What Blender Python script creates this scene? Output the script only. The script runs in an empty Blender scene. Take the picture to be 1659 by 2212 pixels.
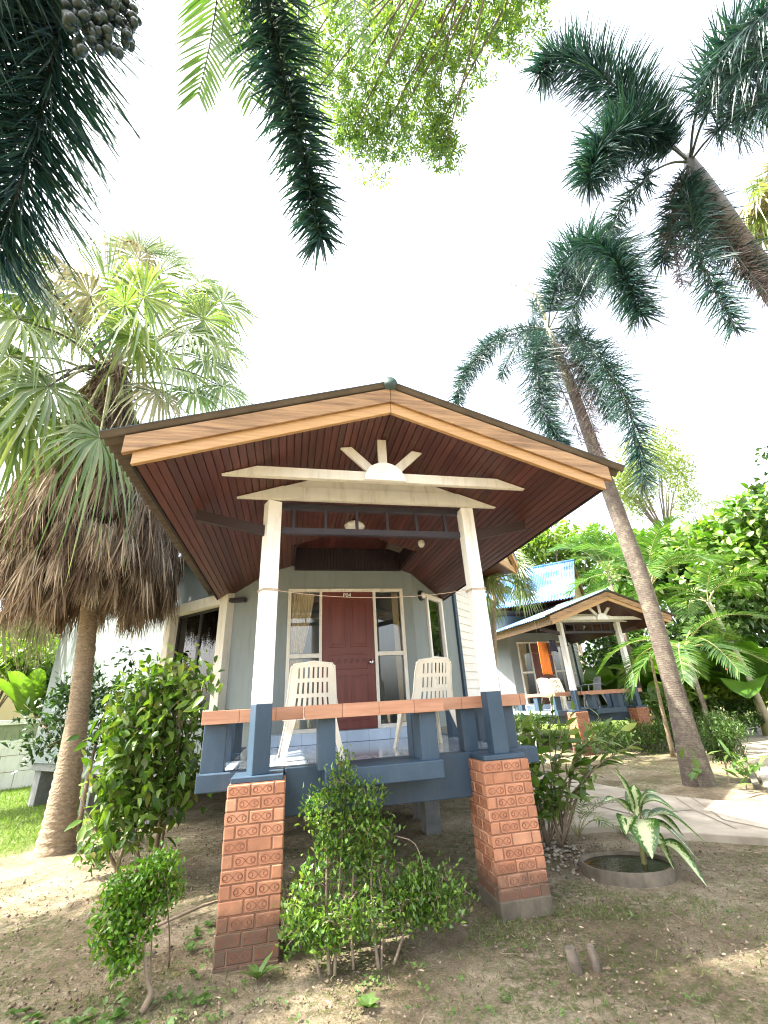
import bpy, math, random
import numpy as np
from mathutils import Vector, Matrix
rnd = random.Random(7)
rng = np.random.default_rng(11)
SC = bpy.context.scene
COL = SC.collection
R = math.radians
PI = math.pi

# ------------------------------------------------------------------ camera (world axes = the near cottage's axes)
FPX, CX, CY, EYE = 925.0, 829.5, 1106.0, 1.5
_up = Vector((-0.05303006, 0.91185302, 0.40707724)); _rt = Vector((0.9983132, 0.05805827, 0.0))
_fw = Vector((0, 0, 1)) - _up * _up.z; _fw.normalize()
_c, _s = math.cos(R(13)), math.sin(R(13))
def _tol(x, y, z): return Vector((x * _c + y * _s, -x * _s + y * _c, z))
CAMX, CAMY, CAMF = [_tol(_rt[i], _fw[i], _up[i]) for i in range(3)]
def at(u, v, D):
    """point seen at (u, v) of the 1659 px wide picture, D metres away along the ground"""
    d = CAMX * (u - CX) - CAMY * (v - CY) + CAMF * FPX
    k = D / math.hypot(d.x, d.y)
    return Vector((d.x * k, d.y * k, d.z * k + EYE))
cam = bpy.data.cameras.new('camera'); co = bpy.data.objects.new('camera', cam); COL.objects.link(co)
m = Matrix.Identity(4)
for i, v in enumerate((CAMX, CAMY, -CAMF)):
    v = v.normalized()
    for j in range(3): m[j][i] = v[j]
m[2][3] = EYE
co.matrix_world = m
cam.sensor_fit = 'HORIZONTAL'; cam.sensor_width = 36; cam.lens = 36 * FPX / 1659; cam.clip_end = 2000; cam.clip_start = 0.05
SC.camera = co

# ------------------------------------------------------------------ materials
def mat(name):
    m = bpy.data.materials.new(name); m.use_nodes = True
    nt = m.node_tree; nt.nodes.clear()
    out = nt.nodes.new('ShaderNodeOutputMaterial'); b = nt.nodes.new('ShaderNodeBsdfPrincipled')
    nt.links.new(b.outputs[0], out.inputs[0])
    return m, nt, b, out
def nd(nt, t, **k):
    n = nt.nodes.new(t)
    for a, v in k.items():
        if a in ('operation', 'blend_type', 'data_type', 'wave_type', 'bands_direction', 'feature', 'wave_profile', 'distance', 'noise_dimensions', 'rings_direction'): setattr(n, a, v)
        else: n.inputs[a].default_value = v
    return n
def ramp(nt, fac, stops):
    r = nt.nodes.new('ShaderNodeValToRGB'); nt.links.new(fac, r.inputs[0])
    el = r.color_ramp.elements
    while len(el) < len(stops): el.new(0.5)
    for e, (p, c) in zip(el, stops): e.position = p; e.color = (*c, 1)
    return r.outputs[0]
def coords(nt, scale=(1, 1, 1), rot=(0, 0, 0), kind='Object'):
    tc = nt.nodes.new('ShaderNodeTexCoord'); mp = nt.nodes.new('ShaderNodeMapping')
    mp.inputs['Scale'].default_value = scale; mp.inputs['Rotation'].default_value = rot
    nt.links.new(tc.outputs[kind], mp.inputs[0]); return mp.outputs[0]
def noise(nt, vec, scale, detail=4, rough=.55):
    n = nd(nt, 'ShaderNodeTexNoise', Scale=scale, Detail=detail, Roughness=rough); nt.links.new(vec, n.inputs['Vector']); return n.outputs['Fac']
def mixc(nt, fac, a, b, blend='MIX'):
    n = nt.nodes.new('ShaderNodeMix'); n.data_type = 'RGBA'; n.blend_type = blend
    if isinstance(fac, (int, float)): n.inputs[0].default_value = fac
    else: nt.links.new(fac, n.inputs[0])
    for s, v in ((6, a), (7, b)):
        if isinstance(v, tuple): n.inputs[s].default_value = (*v, 1)
        else: nt.links.new(v, n.inputs[s])
    return n.outputs[2]
def bump(nt, b, h, strength=.3, dist=.01):
    n = nd(nt, 'ShaderNodeBump', Strength=strength, Distance=dist); nt.links.new(h, n.inputs['Height']); nt.links.new(n.outputs[0], b.inputs['Normal'])
def island(nt):
    g = nt.nodes.new('ShaderNodeNewGeometry'); return g.outputs['Random Per Island']

def m_paint(name, c1, c2, rough=.6, sc=3., bs=.15, stain=None):
    m, nt, b, o = mat(name); v = coords(nt)
    c = ramp(nt, noise(nt, v, sc), [(.3, c1), (.7, c2)])
    if stain:
        v2 = coords(nt, (6, 6, .8)); c = mixc(nt, ramp(nt, noise(nt, v2, 2.2, 6, .7), [(.52, (0, 0, 0)), (.72, (.7, .7, .7))]), c, stain)
    nt.links.new(c, b.inputs['Base Color']); b.inputs['Roughness'].default_value = rough
    bump(nt, b, noise(nt, v, 60, 3), bs, .004); return m
def m_leaf(name, cols, trans=.35, rough=.45, tint=None, spec=.4):
    """cols: list of colours spread at random over the leaves"""
    m, nt, b, o = mat(name)
    n = len(cols); c = ramp(nt, island(nt), [(i / max(1, n - 1), c) for i, c in enumerate(cols)])
    v = coords(nt); c = mixc(nt, .25, c, ramp(nt, noise(nt, v, 9, 2), [(.35, (.35, .35, .35)), (.65, (1, 1, 1))]), 'MULTIPLY')
    nt.links.new(c, b.inputs['Base Color']); b.inputs['Roughness'].default_value = rough
    b.inputs['Specular IOR Level'].default_value = spec
    if trans > 0:
        t = nt.nodes.new('ShaderNodeBsdfTranslucent'); mx = nt.nodes.new('ShaderNodeMixShader'); mx.inputs[0].default_value = trans
        tc = mixc(nt, 1., c, tint or (1.25, 1.5, .5), 'MULTIPLY')
        nt.links.new(tc, t.inputs[0]); nt.links.new(b.outputs[0], mx.inputs[1]); nt.links.new(t.outputs[0], mx.inputs[2]); nt.links.new(mx.outputs[0], o.inputs[0])
    return m
def m_wood(name, c1, c2, axis='X', rough=.5, sc=1., isl=.5, grain=14.):
    m, nt, b, o = mat(name)
    s = {'X': (sc, grain * sc, grain * sc), 'Y': (grain * sc, sc, grain * sc), 'Z': (grain * sc, grain * sc, sc)}[axis]
    v = coords(nt, s); c = ramp(nt, noise(nt, v, 2.2, 6, .65), [(.3, c1), (.72, c2)])
    if isl: c = mixc(nt, isl, c, ramp(nt, island(nt), [(0, (.45, .45, .45)), (1, (1.35, 1.3, 1.25))]), 'MULTIPLY')
    nt.links.new(c, b.inputs['Base Color']); b.inputs['Roughness'].default_value = rough
    bump(nt, b, noise(nt, v, 4, 4), .25, .004); return m

M = {}
M['wall'] = m_paint('wall_paint', (.180, .215, .215), (.210, .245, .243), .7, 1.5, .2, stain=(.15, .18, .175))
M['band'] = m_paint('lower_band_paint', (.105, .110, .095), (.13, .13, .115), .7, 2)
M['white'] = m_paint('white_paint', (.74, .73, .68), (.82, .81, .77), .45, 4, .12)
M['cream'] = m_paint('cream_timber_paint', (.60, .58, .50), (.70, .67, .59), .5, 5, .12, stain=(.42, .37, .30))
M['post'] = m_paint('post_paint', (.84, .84, .82), (.90, .90, .88), .45, 4, .2, stain=(.62, .60, .54))
M['blue'] = m_paint('slate_blue_paint', (.025, .053, .085), (.035, .067, .104), .5, 5, .3, stain=(.055, .08, .105))
M['cement'] = m_paint('cement', (.13, .14, .14), (.21, .21, .20), .85, 9, .5)
M['damp'] = m_paint('damp_cement', (.095, .082, .058), (.175, .155, .112), .9, 9, .6, stain=(.07, .065, .04))
M['mortar'] = m_paint('mortar', (.30, .16, .10), (.36, .20, .13), .9, 12, .6)
M['soffit'] = m_wood('soffit_boards', (.050, .0135, .0125), (.108, .031, .025), 'Y', .42, 1, .6)
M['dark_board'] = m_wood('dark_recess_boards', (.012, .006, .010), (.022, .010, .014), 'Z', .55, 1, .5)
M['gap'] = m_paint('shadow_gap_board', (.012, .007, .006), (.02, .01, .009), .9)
M['gap_brown'] = m_paint('dark_brown_bracket', (.022, .012, .013), (.035, .018, .018), .6)
M['fascia'] = m_wood('weathered_fascia_wood', (.135, .070, .030), (.46, .285, .140), 'X', .6, .9, .15, 14)
M['fascia2'] = m_wood('varnished_fascia_wood', (.36, .20, .075), (.52, .32, .14), 'X', .45, 1.2, .1, 18)
M['gable'] = m_wood('cream_gable_boards', (.52, .40, .20), (.62, .50, .28), 'X', .6, 1, .2)
M['lattice'] = m_paint('dark_blue_brown_beam', (.028, .026, .040), (.042, .036, .05), .5, 5)
M['door'] = m_wood('red_brown_door', (.105, .020, .014), (.145, .032, .022), 'Z', .38, .8, 0, 10)
M['curtain'] = m_paint('cream_curtain', (.74, .62, .42), (.85, .74, .54), .85, 6, .1)
M['curtain2'] = m_paint('olive_curtain', (.17, .15, .04), (.24, .21, .065), .85, 6, .1)
M['room'] = m_paint('room_interior', (.10, .10, .11), (.14, .13, .13), .9)
M['black'] = m_paint('black_metal', (.015, .015, .017), (.025, .025, .028), .4)
M['plastic'] = m_paint('ivory_plastic', (.70, .65, .53), (.78, .73, .61), .38, 5, .04)
M['plastic_grey'] = m_paint('grey_plastic', (.33, .34, .36), (.40, .41, .43), .4, 5, .04)
M['stone'] = m_paint('path_stone', (.20, .17, .125), (.42, .365, .28), .85, 2.2, .6, stain=(.30, .27, .2))
M['joint'] = m_paint('path_joint', (.16, .13, .09), (.22, .18, .13), .9, 9, .6)
M['orange_cloth'] = m_paint('orange_cloth', (.75, .19, .03), (.88, .27, .05), .9, 25, .3)
M['dark_cloth'] = m_paint('dark_cloth', (.02, .02, .035), (.045, .035, .055), .9, 15, .3)
M['line'] = m_paint('cord', (.42, .30, .22), (.5, .38, .28), .8)
M['chrome'] = m_paint('brushed_metal', (.6, .6, .6), (.7, .7, .7), .25); M['chrome'].node_tree.nodes['Principled BSDF'].inputs['Metallic'].default_value = 1
M['lamp'] = m_paint('opal_glass', (.75, .74, .70), (.8, .79, .76), .3)
M['block'] = m_paint('block_wall', (.62, .62, .55), (.75, .74, .67), .8, 2, .5, stain=(.45, .46, .36))
M['blockdamp'] = m_paint('mossy_block', (.16, .19, .10), (.27, .29, .19), .9, 4, .6, stain=(.10, .12, .06))
M['pebble'] = m_leaf('pebbles', [(.20, .165, .12), (.34, .29, .22), (.14, .12, .095), (.42, .37, .30)], 0, .7)
M['crumb'] = m_leaf('soil_clods', [(.10, .07, .05), (.20, .15, .10), (.07, .05, .035), (.34, .28, .20)], 0, .9)
M['twig'] = m_paint('twig_bark', (.17, .125, .08), (.26, .20, .14), .85, 20, .5)
M['fruit'] = m_leaf('palm_fruit', [(.010, .022, .016), (.020, .036, .022), (.014, .026, .022)], 0, .35)
M['redfruit'] = m_leaf('red_palm_fruit', [(.5, .07, .03), (.6, .16, .05), (.4, .06, .02)], 0, .4)

# brick with stamped scroll
def m_brick():
    m, nt, b, o = mat('terracotta_brick'); v = coords(nt)
    c = ramp(nt, island(nt), [(0, (.36, .150, .078)), (.35, (.50, .235, .130)), (.7, (.42, .18, .095)), (1, (.56, .285, .165))])
    c = mixc(nt, .5, c, ramp(nt, noise(nt, v, 14, 5), [(.3, (.6, .6, .6)), (.7, (1.2, 1.2, 1.2))]), 'MULTIPLY')
    sp = nt.nodes.new('ShaderNodeSeparateXYZ'); nt.links.new(v, sp.inputs[0])
    ad = nd(nt, 'ShaderNodeMath', operation='ADD'); nt.links.new(sp.outputs[2], ad.inputs[0])
    mu = nd(nt, 'ShaderNodeMath', operation='MULTIPLY'); mu.inputs[1].default_value = .25; nt.links.new(noise(nt, v, 7, 5, .7), mu.inputs[0]); nt.links.new(mu.outputs[0], ad.inputs[1])
    c = mixc(nt, ramp(nt, ad.outputs[0], [(.28, (.88, .88, .88)), (.46, (0, 0, 0))]), c, (.085, .062, .042))
    nt.links.new(c, b.inputs['Base Color']); b.inputs['Roughness'].default_value = .75
    bump(nt, b, noise(nt, v, 70, 4), .35, .004); return m
M['brick'] = m_brick()
M['stained_footing'] = m_paint('stained_footing', (.075, .062, .045), (.15, .125, .088), .9, 9, .6, stain=(.06, .055, .035))
M['scroll'] = m_paint('stamped_scroll', (.20, .068, .036), (.27, .095, .052), .8, 20, .2)

def m_tile(name, c1, c2, size, axes, rough, gap=(.1, .1, .1), grain=0):
    m, nt, b, o = mat(name); v = coords(nt, kind='Object')
    br = nt.nodes.new('ShaderNodeTexBrick'); br.offset = 0; br.inputs['Scale'].default_value = 1; br.inputs['Mortar Size'].default_value = .004
    br.inputs['Brick Width'].default_value = size[0]; br.inputs['Row Height'].default_value = size[1]; br.inputs['Bias'].default_value = 0
    br.inputs['Color1'].default_value = (*c1, 1); br.inputs['Color2'].default_value = (*c2, 1); br.inputs['Mortar'].default_value = (*gap, 1)
    nt.links.new(v, br.inputs['Vector']); c = br.outputs[0]
    vs = coords(nt, (2, 22, 22) if grain else (1, 1, 1)); c = mixc(nt, .45, c, ramp(nt, noise(nt, vs, 3, 5), [(.3, (.62, .6, .58)), (.7, (1.2, 1.2, 1.2))]), 'MULTIPLY')
    nt.links.new(c, b.inputs['Base Color']); b.inputs['Roughness'].default_value = rough; return m
M['floor_tile'] = m_tile('floor_tile', (.36, .42, .50), (.40, .46, .53), (.3, .3), None, .12, (.2, .22, .25))
M['rail_tile'] = m_wood('rail_wood_tile', (.36, .165, .095), (.50, .27, .165), 'X', .4, 1., .18, 12)
M['step_tile'] = m_tile('step_tile', (.40, .52, .66), (.46, .57, .70), (.3, .15), None, .25, (.3, .35, .4))

def m_roof(name, c1, c2, streak):
    m, nt, b, o = mat(name); v = coords(nt)
    c = ramp(nt, noise(nt, coords(nt, (1, 1, 1)), .9, 3), [(.4, c1), (.6, c2)])
    c = mixc(nt, .3, c, ramp(nt, island(nt), [(0, (.8, .85, .9)), (1, (1.1, 1.1, 1.1))]), 'MULTIPLY')
    vs = coords(nt, (5, .9, .9), (0, 0, R(45)))
    c = mixc(nt, ramp(nt, noise(nt, vs, 2.2, 7, .75), [(.50, (0, 0, 0)), (.60, (.85, .85, .85))]), c, streak)
    nt.links.new(c, b.inputs['Base Color']); b.inputs['Roughness'].default_value = .55; return m
M['roof_blue'] = m_roof('faded_blue_sheet', (.035, .15, .40), (.20, .33, .50), (.035, .06, .12))
M['roof_under'] = m_paint('sheet_underside', (.085, .068, .052), (.13, .105, .08), .8, 8)
M['ridge'] = m_paint('dark_green_ridge_cap', (.02, .045, .04), (.04, .07, .06), .6, 6)

def m_glass():
    m, nt, b, o = mat('window_glass'); b.inputs['Base Color'].default_value = (.9, .95, .95, 1)
    g = nd(nt, 'ShaderNodeBsdfGlossy', Roughness=.02); t = nt.nodes.new('ShaderNodeBsdfTransparent'); t.inputs[0].default_value = (.95, .97, .97, 1)
    f = nd(nt, 'ShaderNodeFresnel', IOR=1.6); ad = nd(nt, 'ShaderNodeMath', operation='ADD'); ad.inputs[1].default_value = .02; nt.links.new(f.outputs[0], ad.inputs[0])
    mx = nt.nodes.new('ShaderNodeMixShader'); nt.links.new(ad.outputs[0], mx.inputs[0]); nt.links.new(t.outputs[0], mx.inputs[1]); nt.links.new(g.outputs[0], mx.inputs[2])
    nt.links.new(mx.outputs[0], o.inputs[0]); return m
M['glass'] = m_glass()
def m_water():
    m, nt, b, o = mat('dark_pond_water'); v = coords(nt)
    nt.links.new(ramp(nt, noise(nt, v, 22, 6, .7), [(.45, (.006, .008, .006)), (.72, (.05, .045, .03))]), b.inputs['Base Color']); b.inputs['Roughness'].default_value = .06
    bump(nt, b, noise(nt, v, 25, 4), .25, .01); return m
M['water'] = m_water()

def m_bark(name, c1, c2, ring=22., dist=1.2, moss=None):
    m, nt, b, o = mat(name); v = coords(nt)
    w = nd(nt, 'ShaderNodeTexWave', wave_type='BANDS', bands_direction='Z', Scale=ring / 6.28, Distortion=dist, Detail=3); w.inputs['Detail Scale'].default_value = 2.5
    nt.links.new(v, w.inputs['Vector'])
    c = ramp(nt, noise(nt, coords(nt, (5, 5, 12)), 3, 6, .7), [(.3, c1), (.72, c2)])
    c = mixc(nt, ramp(nt, w.outputs['Fac'], [(.0, (.30, .30, .30)), (.30, (0, 0, 0))]), c, tuple(x * .35 for x in c1))
    if moss: c = mixc(nt, ramp(nt, noise(nt, v, 5.5, 8, .8), [(.48, (0, 0, 0)), (.62, (.75, .75, .75))]), c, moss)
    nt.links.new(c, b.inputs['Base Color']); b.inputs['Roughness'].default_value = .85
    mm = nd(nt, 'ShaderNodeMath', operation='ADD'); nt.links.new(w.outputs['Fac'], mm.inputs[0]); nt.links.new(noise(nt, v, 35, 5), mm.inputs[1])
    bump(nt, b, mm.outputs[0], .28, .015); return m
M['bark_fan'] = m_bark('fan_palm_bark', (.15, .11, .07), (.34, .26, .165), 40, 9.)
M['bark_fox'] = m_bark('ringed_palm_bark', (.045, .034, .027), (.145, .112, .088), 58, 6.5, (.17, .155, .105))
M['shaft'] = m_paint('pale_crownshaft', (.24, .23, .15), (.38, .35, .25), .6, 3, .2, stain=(.24, .2, .14))
M['shaft_dark'] = m_paint('grey_crownshaft', (.08, .085, .075), (.14, .14, .125), .6, 3, .2)
M['bark'] = m_bark('tree_bark', (.10, .08, .06), (.18, .145, .11), 3, 8)
M['fox'] = m_leaf('foxtail_leaflets', [(.010, .036, .040), (.018, .058, .054), (.030, .085, .056), (.013, .044, .048), (.05, .10, .05)], .16, .38, (1.2, 1.5, .8), .5)
M['fox_dead'] = m_leaf('dead_foxtail_leaflets', [(.10, .07, .07), (.16, .12, .11), (.07, .055, .055)], .15, .7, (1.2, 1.1, 1.))
M['rachis'] = m_paint('frond_stem', (.035, .045, .03), (.06, .075, .045), .5)
M['pin'] = m_leaf('green_palm_leaflets', [(.05, .12, .022), (.085, .16, .03), (.12, .19, .04), (.06, .12, .03)], .45, .4, (1.5, 1.7, .5))
M['pin_far'] = m_leaf('feather_palm_leaflets', [(.032, .090, .018), (.06, .135, .028), (.12, .20, .05), (.03, .08, .02)], .32, .3)
M['fan'] = m_leaf('fan_palm_blades', [(.080, .145, .030), (.18, .24, .075), (.11, .18, .045), (.30, .34, .17), (.13, .17, .06)], .36, .28, (1.35, 1.5, .5), .8)
M['fan_dry'] = m_leaf('drying_fan_blades', [(.30, .29, .15), (.42, .37, .22), (.22, .25, .11), (.28, .22, .12)], .14, .6, (1.2, 1.15, .8))
M['petiole'] = m_paint('yellow_petiole', (.20, .20, .07), (.32, .30, .13), .5)
M['petiole_dark'] = m_paint('brown_petiole', (.06, .045, .035), (.11, .08, .06), .6)
M['thatch'] = m_leaf('dead_thatch', [(.19, .13, .085), (.32, .235, .155), (.10, .065, .042), (.52, .42, .29), (.13, .085, .055), (.24, .17, .11)], .12, .8, (1.1, 1., .8), .15)
M['thatch_dark'] = m_leaf('brown_thatch', [(.09, .055, .035), (.15, .10, .065), (.06, .04, .026), (.22, .16, .10)], .10, .8, (1.1, 1., .8), .15)
M['thatch_light'] = m_leaf('straw_thatch', [(.34, .26, .18), (.46, .37, .26), (.24, .18, .115), (.58, .50, .37)], .14, .7, (1.1, 1., .8), .25)
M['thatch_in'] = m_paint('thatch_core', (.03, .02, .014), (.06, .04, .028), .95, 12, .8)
M['tree_over'] = m_leaf('overhead_leaves', [(.13, .22, .03), (.18, .26, .04), (.09, .18, .06), (.23, .30, .05), (.11, .18, .10), (.06, .12, .06)], .58, .35, (1.4, 1.5, .6))
M['bigleaf'] = m_leaf('broad_bush_leaves', [(.035, .088, .015), (.07, .15, .02), (.12, .215, .03), (.24, .36, .08), (.04, .10, .02), (.16, .16, .05)], .36, .32, (1.5, 1.6, .4), .5)
M['bushdark'] = m_leaf('dark_bush_leaves', [(.018, .045, .018), (.03, .07, .022), (.05, .10, .025)], .22, .35)
M['ixora'] = m_leaf('small_bright_leaves', [(.04, .125, .010), (.07, .19, .014), (.12, .27, .022), (.22, .38, .045), (.05, .15, .012), (.20, .19, .05)], .32, .32, (1.5, 1.6, .4), .5)
M['ixora2'] = m_leaf('small_green_leaves', [(.035, .10, .016), (.075, .17, .022), (.13, .24, .032), (.22, .34, .06), (.05, .13, .02), (.17, .16, .06)], .32, .32, (1.5, 1.6, .4), .5)
M['spear'] = m_leaf('spear_leaves', [(.055, .12, .02), (.11, .18, .035), (.19, .26, .07), (.34, .38, .15)], .4, .3)
M['far1'] = m_leaf('teak_leaves', [(.035, .10, .010), (.07, .165, .018), (.13, .225, .035), (.05, .125, .014), (.36, .44, .20), (.04, .105, .012)], .34, .3, (1.5, 1.7, .4))
M['far2'] = m_leaf('pale_feathery_leaves', [(.17, .23, .05), (.22, .27, .09), (.14, .19, .07)], .45, .5, (1.4, 1.5, .6))
M['far3'] = m_leaf('dark_garden_leaves', [(.022, .058, .014), (.045, .095, .018), (.09, .155, .035)], .28, .35)
M['far4'] = m_leaf('yellow_green_leaves', [(.11, .19, .015), (.17, .25, .03), (.08, .155, .018), (.28, .34, .10)], .40, .32)
M['hedge'] = m_leaf('hedge_leaves', [(.04, .085, .018), (.065, .12, .025), (.09, .15, .035)], .3, .45)
M['weed'] = m_leaf('weed_leaves', [(.06, .135, .028), (.10, .18, .045), (.14, .22, .06), (.08, .13, .03)], .3, .5)
M['grassm'] = m_leaf('grass_blades', [(.09, .12, .035), (.15, .17, .065), (.20, .20, .09), (.09, .14, .03)], .3, .6)
M['lawn'] = m_leaf('lawn_blades', [(.10, .17, .02), (.14, .22, .035), (.19, .26, .06)], .35, .5)

def m_dieff():
    m, nt, b, o = mat('variegated_leaf')
    a = nt.nodes.new('ShaderNodeAttribute'); a.attribute_name = 'across'
    v = coords(nt); n = noise(nt, v, 55, 3)
    ad = nd(nt, 'ShaderNodeMath', operation='MULTIPLY_ADD'); nt.links.new(n, ad.inputs[0]); ad.inputs[1].default_value = .9; nt.links.new(a.outputs['Fac'], ad.inputs[2])
    c = ramp(nt, ad.outputs[0], [(.74, (.66, .70, .40)), (.90, (.16, .28, .06)), (1, (.045, .13, .02))])
    nt.links.new(c, b.inputs['Base Color']); b.inputs['Roughness'].default_value = .3
    t = nt.nodes.new('ShaderNodeBsdfTranslucent'); mx = nt.nodes.new('ShaderNodeMixShader'); mx.inputs[0].default_value = .3
    nt.links.new(c, t.inputs[0]); nt.links.new(b.outputs[0], mx.inputs[1]); nt.links.new(t.outputs[0], mx.inputs[2]); nt.links.new(mx.outputs[0], o.inputs[0]); return m
M['dieff'] = m_dieff()

def m_ground():
    m, nt, b, o = mat('dirt_ground'); v = coords(nt)
    dirt = ramp(nt, noise(nt, v, 1.1, 8, .7), [(.28, (.13, .096, .064)), (.44, (.30, .232, .158)), (.62, (.56, .465, .34))])
    dirt = mixc(nt, .8, dirt, ramp(nt, noise(nt, v, 55, 9, .85), [(.36, (.42, .40, .37)), (.64, (1.45, 1.43, 1.4))]), 'MULTIPLY')
    green = ramp(nt, noise(nt, v, 45, 5, .7), [(.3, (.05, .075, .018)), (.7, (.17, .20, .065))])
    gm = nd(nt, 'ShaderNodeMath', operation='MULTIPLY'); nt.links.new(ramp(nt, noise(nt, v, .75, 5, .6), [(.40, (.15, .15, .15)), (.56, (1, 1, 1))]), gm.inputs[0]); nt.links.new(ramp(nt, noise(nt, v, 18, 5, .75), [(.42, (0, 0, 0)), (.60, (.9, .9, .9))]), gm.inputs[1])
    c = mixc(nt, gm.outputs[0], dirt, green)
    # dry leaf and straw specks
    vo = nd(nt, 'ShaderNodeTexVoronoi', Scale=30.); nt.links.new(v, vo.inputs['Vector'])
    c = mixc(nt, ramp(nt, vo.outputs['Distance'], [(.06, (.75, .75, .75)), (.13, (0, 0, 0))]), c, (.38, .32, .2))
    # lawn areas behind: left garden and the far right bank
    sp = nt.nodes.new('ShaderNodeSeparateXYZ'); nt.links.new(v, sp.inputs[0])
    def step(a, k, off, w=.8):
        s = nd(nt, 'ShaderNodeMath', operation='MULTIPLY_ADD'); nt.links.new(a, s.inputs[0]); s.inputs[1].default_value = k; s.inputs[2].default_value = off
        s2 = nd(nt, 'ShaderNodeMath', operation='ADD'); nt.links.new(s.outputs[0], s2.inputs[0]); nt.links.new(noise(nt, v, 1.5, 4), s2.inputs[1]); s2.use_clamp = True
        return s2.outputs[0]
    l1 = step(sp.outputs[0], -1., -3.1); l1b = step(sp.outputs[1], 1., -7.4)
    ml = nd(nt, 'ShaderNodeMath', operation='MULTIPLY'); nt.links.new(l1, ml.inputs[0]); nt.links.new(l1b, ml.inputs[1])
    lawn = ramp(nt, noise(nt, v, 9, 6, .7), [(.3, (.075, .12, .018)), (.7, (.16, .22, .045))])
    c = mixc(nt, ml.outputs[0], c, lawn)
    l2 = step(sp.outputs[1], 1., -14.6); c = mixc(nt, l2, c, (.15, .19, .05))
    nt.links.new(c, b.inputs['Base Color']); b.inputs['Roughness'].default_value = .95; b.inputs['Specular IOR Level'].default_value = .15
    h = nd(nt, 'ShaderNodeMath', operation='ADD'); nt.links.new(noise(nt, v, 6, 8, .7), h.inputs[0]); nt.links.new(noise(nt, v, 60, 6, .7), h.inputs[1])
    bump(nt, b, h.outputs[0], 1., .07); return m
M['ground'] = m_ground()

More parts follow.
